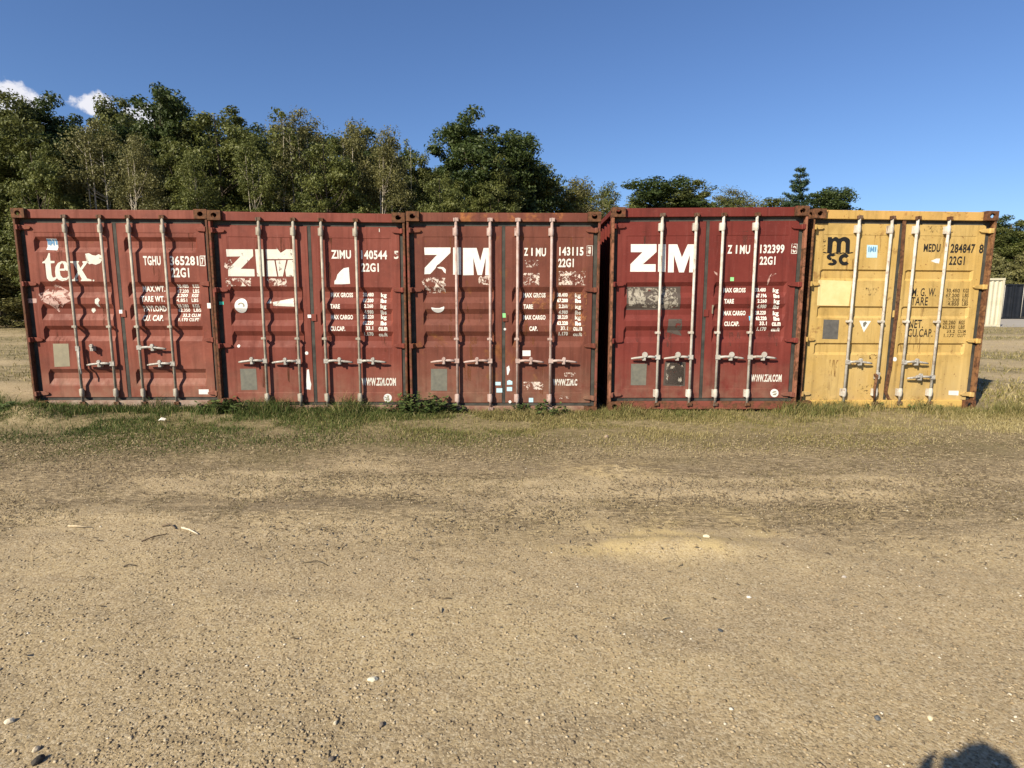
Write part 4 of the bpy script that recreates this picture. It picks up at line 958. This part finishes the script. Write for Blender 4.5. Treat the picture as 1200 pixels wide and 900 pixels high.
# ------------------------------------------------------------------ trees
def leafmat(name, ca, cb, tl=.30):
    m = NT(name, .55, .3); a = m.n('ShaderNodeAttribute', attribute_name='tone').outputs['Fac']
    ob = m.n('ShaderNodeObjectInfo').outputs['Random']
    c = m.mix(a, ca, cb); c = m.mix(m.ramp(ob, 0, 1, 0, .35), c, tuple((p+q_)*.42 for p, q_ in zip(ca, cb)))
    m.color(c); t = m.n('ShaderNodeBsdfTranslucent'); m.t.links.new(c, t.inputs['Color']); x_ = m.n('ShaderNodeMixShader'); x_.inputs[0].default_value = tl
    m.t.links.new(m.p.outputs[0], x_.inputs[1]); m.t.links.new(t.outputs[0], x_.inputs[2]); m.t.links.new(x_.outputs[0], m.t.nodes['Material Output'].inputs['Surface'])
    return m.m
LM = {'dark': leafmat('dark green leaves', (.024, .042, .010), (.072, .098, .024)),
      'mid': leafmat('mid green leaves', (.052, .070, .015), (.180, .190, .050)),
      'olive': leafmat('olive leaves', (.068, .072, .022), (.215, .200, .074)),
      'deep': leafmat('deep olive green leaves', (.042, .057, .013), (.150, .158, .042)),
      'pine': leafmat('pine needles', (.018, .038, .016), (.040, .070, .028), .12)}
BK = {'dark': plain('brown bark', (.085, .065, .048), .9, .4, 12), 'birch': plain('pale birch bark', (.50, .45, .36), .8, .4, 7, .2, (.16, .13, .10))}
def leaves(centres, radii, per, size, seed, lit=None, flat=.7):
    r = np.random.default_rng(seed); C_ = np.repeat(np.array(centres), per, 0); n = len(C_); RR = np.repeat(np.array(radii), per)[:,None]
    d = r.normal(size=(n, 3)); d /= np.linalg.norm(d, axis=1)[:,None]; rr = r.random(n)[:,None]**.45
    P = C_+d*RR*rr*np.array([1, 1, flat])
    nrm = d*.8+r.normal(size=(n, 3))*.55+np.array([0, 0, .35]); nrm /= np.linalg.norm(nrm, axis=1)[:,None]
    u = np.cross(nrm, r.normal(size=(n, 3))); u /= np.linalg.norm(u, axis=1)[:,None]; v_ = np.cross(nrm, u)
    s = size*(.55+.9*r.random(n))[:,None]
    V = np.stack([P-u*s, P+v_*s*.55+nrm*s*.12, P+u*s, P-v_*s*.55+nrm*s*.12], 1).reshape(-1, 3)
    F = (np.arange(n)[:,None]*4+np.arange(4)[None]); ct = np.repeat(r.random(len(centres)), per)
    tone = np.clip(.5*ct+.5*r.random(n), 0, 1)
    return V, F, np.repeat(tone, 4)
def make_tree(name, H, W, base, kind, seed, nclump=130, per=95, lsize=.085, bark='dark', trunk_r=.16, sparse=1., top=1., clr=.42, stems=1, lobes=5):
    """broadleaf tree of height H, crown half width W, crown from height base; built at the origin and hidden until placed"""
    r = random.Random(seed); root = empty(name)
    tb = MB(); C_ = []; RD = []
    lob = []
    for k in range(lobes):                                  # uneven masses that make the outline
        a = 6.283*k/lobes+r.random(); q_ = .25+.45*r.random(); z = base+(H-base)*(.25+.6*r.random())
        lob.append((Vector((math.cos(a)*W*q_, math.sin(a)*W*q_, z)), W*(.42+.25*r.random())))
    lob.append((Vector((r.uniform(-.2, .2)*W, r.uniform(-.2, .2)*W, H-W*.55*top)), W*.52))
    lob.append((Vector((0, 0, base+(H-base)*.4)), W*.75)); lob.append((Vector((r.uniform(-.3, .3)*W, 0, base+(H-base)*.12)), W*.7))
    for k in range(nclump):
        c, rad = lob[r.randrange(len(lob))]; d = Vector((r.gauss(0, 1), r.gauss(0, 1), r.gauss(0, 1))).normalized()
        p = c+Vector((d.x, d.y, d.z*1.15))*rad*(r.random()**.35)
        if p.z > H: p.z = H-r.random()*.5
        C_.append(tuple(p)); RD.append(clr*(.6+.8*r.random()))
    for s_i in range(stems):
        bx, by = (0, 0) if stems == 1 else (r.uniform(-.7, .7), r.uniform(-.7, .7)); lx, ly = bx+r.uniform(-.5, .5), by+r.uniform(-.5, .5)
        pts = []; n = 9
        for i in range(n):
            t = i/(n-1); pts.append((bx+(lx-bx)*t+.09*math.sin(5*t+seed+s_i), by+(ly-by)*t+.08*math.cos(4*t+seed), H*.94*t*(1-.1*s_i/stems)-.15*(t == 0)))
        tb.tube(pts, [trunk_r*(1-.88*(i/(n-1))**1.0)*(1.25 if i == 0 else 1) for i in range(n)], 7)
    for k in range(26):                                      # limbs reach out to leaf clumps
        e = Vector(C_[r.randrange(len(C_))]); z0 = max(base*.6, e.z-(.5+.9*math.hypot(e.x, e.y))); t = min(.93, z0/(H*.94))
        s0 = Vector((bx+(lx-bx)*t+.09*math.sin(5*t+seed+stems-1), by+(ly-by)*t+.08*math.cos(4*t+seed), z0)); m_ = (s0+e)/2+Vector((0, 0, -.12*(e-s0).length+r.uniform(-.1, .1)))
        rr = trunk_r*(1-.85*t)*.5
        tb.tube([s0, m_, e], [rr, rr*.65, rr*.25], 5)
    V, F, tn = leaves(C_, RD, int(per*sparse), lsize, seed)
    mesh_np('crown', V, F, LM[kind], root, {'tone': tn})
    tb.build('trunk', BK[bark], root, recalc=False)
    return root
def make_pine(H, W, seed):
    r = random.Random(seed); root = empty('pine_tree'); tb = MB(); C_ = []; RD = []
    tb.tube([(0, 0, -.1), (.05, 0, H*.5), (0, 0, H)], [.2, .12, .015], 7)
    z = H*.28
    while z < H*.97:
        t = (z-H*.28)/(H*.72); n = 5 if t < .8 else 4; L0 = W*(1-t)**.75*(.75+.4*r.random())+.12
        a0 = r.random()*6.283
        for k in range(n):
            a = a0+6.283*k/n+r.uniform(-.3, .3); L1 = L0*r.uniform(.65, 1.15); e = Vector((math.cos(a)*L1, math.sin(a)*L1, z+r.uniform(-.12, .22)*L1+.12))
            tb.tube([(0, 0, z), e*.5+Vector((0, 0, z*.5-.06*L1)), e], [.035, .022, .006], 4)
            for j in range(max(2, int(L1/.16))):
                q_ = (j+1)/max(2, int(L1/.16)); C_.append((e.x*q_, e.y*q_, z+(e.z-z)*q_*q_)); RD.append(.20+.20*(1-q_)*min(1, L1))
        z += H*.045*(1-.35*t)*r.uniform(.7, 1.3)
    V, F, tn = leaves(C_, RD, 60, .055, seed, flat=.75)
    mesh_np('crown', V, F, LM['pine'], root, {'tone': tn}); tb.build('trunk', BK['dark'], root, recalc=False)
    return root
protos = {
 'oak': make_tree('broadleaf_tree', 12, 2.7, 2.2, 'dark', 11, 240, 190, .080, trunk_r=.22, clr=.55, lobes=7),
 'maple': make_tree('broadleaf_tree', 12, 2.5, 2.0, 'mid', 12, 215, 175, .075, trunk_r=.18, clr=.52, lobes=7),
 'ash': make_tree('broadleaf_tree', 12, 2.4, 2.0, 'deep', 13, 215, 175, .075, trunk_r=.18, clr=.50, lobes=8),
 'birch': make_tree('birch_tree', 12, 1.9, 2.4, 'olive', 14, 200, 100, .060, bark='birch', trunk_r=.095, clr=.55, stems=4, lobes=8),
 'sapling': make_tree('birch_tree', 12, 1.7, 2.4, 'mid', 15, 170, 88, .062, bark='birch', trunk_r=.085, clr=.50, stems=3, lobes=8),
 'wispy': make_tree('wispy_tree', 12, 1.1, 4.0, 'mid', 16, 60, 26, .085, bark='birch', trunk_r=.055, clr=.34, stems=1, lobes=6),
 'bush': make_tree('bush', 4, 1.9, .3, 'olive', 17, 120, 80, .075, trunk_r=.05, clr=.42, stems=3, lobes=7),
 'pine': make_pine(12, 2.3, 18),
}
used = set()
def place(kind, px, top, D, label, group, wscale=None, rot=None):
    src = protos[kind]; H0 = 4. if kind == 'bush' else 12.
    top += 7 if D < 37 else 3
    ang = math.atan((450-top)/FPX)-PITCH; H = EYE+D*math.tan(ang); s = H/H0
    depth = D*math.cos(PITCH)-(H*.7-EYE)*math.sin(PITCH); X0 = (px-600)/FPX*depth
    if kind in used:
        o = src.copy(); col.objects.link(o)
        for ch in src.children:
            c = ch.copy(); col.objects.link(c); c.parent = o
    else: o = src; used.add(kind)
    ws = wscale or s; o.location = (X0, D, -.03); o.scale = (ws, ws, s); o.rotation_euler = (0, 0, rot if rot is not None else random.random()*6.283)
    tag(o, label, 'bush' if kind == 'bush' else 'tree', group)
G = 'trees of the wood behind the containers'
TR = [
 ('oak', -28, 112, 31, 'dark leafy tree cut off by the left edge of the photo', 1.0),
 ('ash', 22, 108, 30, 'dark tree standing under the first small cloud', 1.0),
 ('oak', 75, 112, 32, 'dark tree between the two small clouds', .95),
 ('maple', 50, 158, 27, 'lower green tree before the dark trees at the far left', .8),
 ('birch', 112, 132, 28, 'thin pale stemmed birch above the logo of the first container', .95),
 ('ash', 140, 112, 33, 'dark tree just right of the second cloud', .9),
 ('birch', 160, 150, 26, 'olive birch with a thin white trunk before the tallest dark tree', .85),
 ('oak', 187, 98, 31, 'tallest dark tree at the left, its top standing clear of its neighbours', .85),
 ('ash', 218, 122, 31, 'dark tree above the seam of the first two containers', .85),
 ('maple', 262, 113, 30, 'mid green tree above the left door of the second container', 1.05),
 ('sapling', 232, 170, 26, 'young pale stemmed tree before the dark trees', .8),
 ('sapling', 300, 150, 27, 'thin young tree above the middle of the second container', .85),
 ('wispy', 328, 112, 28, 'wispy sparse tree whose thin twigs stand out against the sky', 1.0),
 ('birch', 350, 118, 29, 'olive birch with a fine feathery top above the second container', .9),
 ('maple', 385, 150, 28, 'green tree between two feathery birches', .85),
 ('birch', 410, 134, 30, 'wide olive birch above the right end of the second container', .95),
 ('birch', 452, 144, 29, 'olive birch with several pale stems, last before the dark gap', .85),
 ('wispy', 478, 150, 31, 'slender bare topped tree right of the olive birches', .8),
 ('ash', 492, 178, 33, 'shadowy tree behind the pale bushy one left of the big dark tree', .8),
 ('maple', 518, 192, 27, 'bright green bushy tree at the left foot of the big dark tree', .8),
 ('oak', 560, 128, 33, 'big dark tree with a high rounded crown above the third container', 1.12),
 ('oak', 604, 152, 34, 'right half of the big dark pair, lower and rounder', 1.05),
 ('ash', 580, 180, 31, 'dark tree filling the foot of the big dark pair', 1.0),
 ('maple', 640, 208, 42, 'pale green tree just right of the big dark pair', .85),
 ('birch', 668, 206, 38, 'yellowish green tree above the gap between containers', 1.0),
 ('sapling', 712, 210, 40, 'narrow pointed young tree above the corner of the deep red container', .75),
 ('maple', 694, 222, 44, 'low green tree between the yellowish and the pointed ones', .9),
 ('sapling', 740, 226, 46, 'small light tree left of the round dark tree', .8),
 ('oak', 778, 208, 47, 'round dark tree above the left half of the deep red container', 1.15),
 ('ash', 808, 212, 47, 'right side companion of the round dark tree', 1.0),
 ('birch', 858, 218, 50, 'light olive tree between the round dark tree and the pine', .95),
 ('maple', 888, 228, 52, 'low green tree just left of the pine', .95),
 ('ash', 912, 232, 52, 'low dark tree at the left foot of the pine', .8),
 ('pine', 935, 190, 50, 'tall pine with tiered branches above the other treetops', None),
 ('oak', 972, 220, 50, 'dark tree right of the pine', .95),
 ('maple', 832, 232, 54, 'distant low tree right of the round dark tree', .8),
 ('ash', 955, 232, 53, 'dark low tree close behind the pine', .8),
 ('ash', -95, 112, 33, 'tree outside the left edge, next to the cut off dark tree', 1.0),
 ('maple', -160, 118, 31, 'mid green tree further out beyond the left edge', 1.0),
 ('oak', -235, 116, 33, 'dark tree farthest out beyond the left edge', 1.0),
 ('maple', 1033, 244, 58, 'small treetop just showing over the yellow container', .4),
]
for (k, px, top, D, lab, ws) in TR:
    H = EYE+D*math.tan(math.atan((450-top)/FPX)-PITCH)
    place(k, px, top, D, lab, G, wscale=None if ws is None else ws*max(.55, min(1.25, H/12))*(1. if D < 38 else 1.5))
# a second rank that closes the wood below the tops
BACK = [(-10,150),(40,140),(95,150),(150,135),(205,140),(245,138),(290,142),(335,150),(372,158),(425,152),(465,172),(505,200),(545,185),(625,190)]
for i, (px, top) in enumerate(BACK):
    place('ash' if i % 2 else 'oak', px, top, 36+(i*7 % 5), 'one of the shaded trees standing deeper in the wood', 'shaded trees deeper in the wood', wscale=1.15)
HG = 'trees along the far side of the field'
for i, (px, top, D, k) in enumerate([(1120,262,56,'oak'), (1150,256,54,'ash'), (1178,252,55,'oak'), (1200,254,53,'maple'), (1222,252,54,'ash'), (1262,256,55,'oak')]):
    place(k, px, top, D, ['tree behind the right end of the yellow container', 'dark tree beside the corner of the yellow container', 'tallest tree above the white container', 'green tree above the dark blue containers', 'tree at the right edge of the photo', 'tree beyond the right edge'][i], HG, wscale=1.05)
for i, (px, top, D, lab) in enumerate([(-30,300,30,'olive bush at the left edge, lowest of the wood'), (6,312,33,'yellow green bush beside the left end of the row'), (30,335,31,'small bush showing just left of the first container'), (1200,292,50,'low bush under the far trees'), (1160,296,49,'low bush behind the white container'), (1235,292,50,'low bush at the far right')]):
    place('bush', px, top, D, lab, 'bushes at the foot of the trees', wscale=1.1)
for i, px in enumerate((-55, -20, 14, 40)):
    place('bush', px, 300+(i % 2)*14, 36+i, 'shaded bush closing the view under the wood at the left', 'shaded bushes under the wood', wscale=1.4)

# ------------------------------------------------------------------ far containers
def far_box(px0, px1, D, top, mat, dark, label, yaw=0):
    dep = D*math.cos(PITCH); x0, x1 = ((p-600)/FPX*dep for p in (px0, px1)); wdt = 2.438
    ang = math.atan((450-top)/FPX)-PITCH; H = 2.591
    root = empty('shipping_container', ((x0+x1)/2, D, 0.005), (0, 0, yaw)); tag(root, label, 'shipping container', 'far shipping containers')
    hw = 1.219
    for sx in (-1, 1):
        for yy in (0, 12.0-.16): MB().box(*sorted((sx*hw, sx*(hw-.12))), yy, yy+.16, .12, H-.118).build('corner_post', mat, root, .01)
        for z0 in (0, H-.118):
            for yy in (-.01, 11.9): MB().box(*sorted((sx*(hw+.004), sx*(hw-.162))), yy, yy+.178, z0, z0+.118).build('corner_casting', mat, root, .01)
        corr_panel(.16, 11.84, .14, H-.06, 'y', sx*1.18, -.036*sx).build('side_panel', mat, root)
    MB().box(-1.05, 1.05, .03, .12, H-.115, H-.005).build('header_rail', mat, root, .006)
    MB().box(-1.05, 1.05, .03, .12, .02, .13).build('door_sill', mat, root, .006)
    MB().box(-1.16, 1.16, .1, 11.9, H-.04, H-.02).build('roof_panel', mat, root)
    if not dark:
        corr_panel(-1.10, 1.10, .131, H-.117, 'x', .07, .045, .24).build('end_panel', mat, root)
    else:
        for s in (-1, 1):
            d = corr_panel(.02 if s > 0 else -1.09, 1.09 if s > 0 else -.02, .15, H-.15, 'x', .08, .03, .36).build('door', mat, root)
            b0 = MB(); b0.box(*sorted((s*.18, s*.30)), .06, .0775, 1.42, 1.60); b0.build('sticker', plain('orange sticker', (.62, .36, .08), .6, .1), d)
            for bx in (.22, .55):
                MB().tube([(s*bx, .04, .1), (s*bx, .04, H-.08)], .02, 8).build('locking_bar', M['bar_grey'], root)
        lg = MB(); lg.prism_y([(-.50, 2.06), (-.44, 2.13), (-.38, 2.06), (-.32, 2.13), (-.26, 2.06), (-.32, 2.00), (-.44, 2.00)], .062, .0745); lg.build('emblem', M['sticker_white'], root)
    return root
wmat = plain('chalky white container paint', (.50, .47, .36), .6, .15, 2, .2, (.42, .39, .29))
dmat = plain('dark blue container paint', (.010, .013, .019), .7, .3, 2, .1, (.018, .020, .026))
far_box(1122.5, 1175.5, 31.5, 328, wmat, False, 'white shipping container standing alone behind the yellow one')
far_box(1149, 1187.5, 44, 333, dmat, True, 'dark blue shipping container partly hidden by the white one')
far_box(1188.5, 1227, 44, 333, dmat, True, 'dark blue shipping container at the right edge of the photo')

# ------------------------------------------------------------------ the photographer, whose shadow falls into the picture
def skin_person():
    root = empty('person', (-.225, -.305, 0)); tag(root, 'person in dark clothes whose shadow falls at the lower right corner', 'person')
    J = {}; E = []; vs = []; rs = []
    def j(n_, p, r_, par=None):
        J[n_] = len(vs); vs.append(p); rs.append(r_)
        if par is not None: E.append((J[par], J[n_]))
    j('pelvis', (0,0,.95), (.15,.11)); j('belly', (0,0,1.10), (.14,.10), 'pelvis'); j('chest', (0,.0,1.34), (.17,.115), 'belly'); j('neck0', (0,.0,1.49), (.075,.07), 'chest')
    j('neck', (0,.01,1.55), (.055,.055), 'neck0'); j('jaw', (0,.03,1.62), (.068,.08), 'neck'); j('head', (0,.02,1.70), (.080,.098), 'jaw'); j('crown', (0,.01,1.775), (.060,.075), 'head')
    for s, n_ in ((-1, 'l'), (1, 'r')):
        j('sh'+n_, (s*.19,0,1.43), (.065,.065), 'chest'); hx = .11; j('el'+n_, (s*.27+hx*.4,.08,1.19), (.045,.045), 'sh'+n_); j('wr'+n_, (s*.12+hx,.22,1.46), (.028,.03), 'el'+n_)
        j('pa'+n_, (s*.115+hx,.255,1.54), (.034,.02), 'wr'+n_)
        for k in range(4): 
            j(f'f{k}a'+n_, (s*(.095-.006*k)+hx,.262+.002*k,1.595-.016*k), (.0095,.0095), 'pa'+n_); j(f'f{k}b'+n_, (s*.072+hx,.270,1.605-.022*k), (.008,.008), f'f{k}a'+n_)
        j('th'+n_, (s*.08+hx,.24,1.54), (.010,.010), 'pa'+n_)
        j('hip'+n_, (s*.10,0,.90), (.095,.10), 'pelvis'); j('kn'+n_, (s*.12,.01,.50), (.06,.065), 'hip'+n_); j('an'+n_, (s*.13,-.01,.10), (.04,.045), 'kn'+n_); j('to'+n_, (s*.15,.15,.035), (.04,.03), 'an'+n_)
    me = bpy.data.meshes.new('body'); me.from_pydata(vs, E, []); o = bpy.data.objects.new('body', me); col.objects.link(o); o.parent = root
    o.modifiers.new('skin', 'SKIN')
    for i, r_ in enumerate(rs): me.skin_vertices[0].data[i].radius = r_
    me.skin_vertices[0].data[0].use_root = True
    sb = o.modifiers.new('sub', 'SUBSURF'); sb.levels = sb.render_levels = 2
    m = NT('dark clothing', .8); z = m.n('ShaderNodeSeparateXYZ', {'Vector': m.c.outputs['Object']}).outputs['Z']
    m.color(m.mix(m.ramp(z, 1.50, 1.52), (.03, .035, .05), (.45, .28, .20))); me.materials.append(m.m)
    hair = MB(); vs_ = []; fs_ = []
    bm = bmesh.new(); bmesh.ops.create_icosphere(bm, subdivisions=3, radius=1)
    for v_ in list(bm.verts):
        if v_.co.z < -.15 and v_.co.y > -.2: bm.verts.remove(v_)
    for v_ in bm.verts:
        k = 1+.10*math.sin(9*v_.co.x+4*v_.co.z)*math.cos(7*v_.co.y); v_.co = Vector((v_.co.x*.093*k, v_.co.y*.112*k+.012, v_.co.z*.115*k+1.725))
    mh = bpy.data.meshes.new('hair'); bm.to_mesh(mh); bm.free(); mh.materials.append(plain('dark hair', (.03, .02, .015), .7, .3, 60)); ho = bpy.data.objects.new('hair', mh); col.objects.link(ho); ho.parent = root
    ph = empty('phone', (-.085, -.028, 1.555)); tag(ph, 'flat dark phone held up in both hands by the photographer', 'phone')
    MB().box(-.074, .074, -.006, .002, -.037, .037).build('case', plain('phone case', (.02, .02, .022), .4, .1), ph, .003)
    MB().box(-.068, .068, -.0085, -.0065, -.033, .033).build('screen', plain('phone glass', (.01, .01, .012), .1, .1), ph)
skin_person()
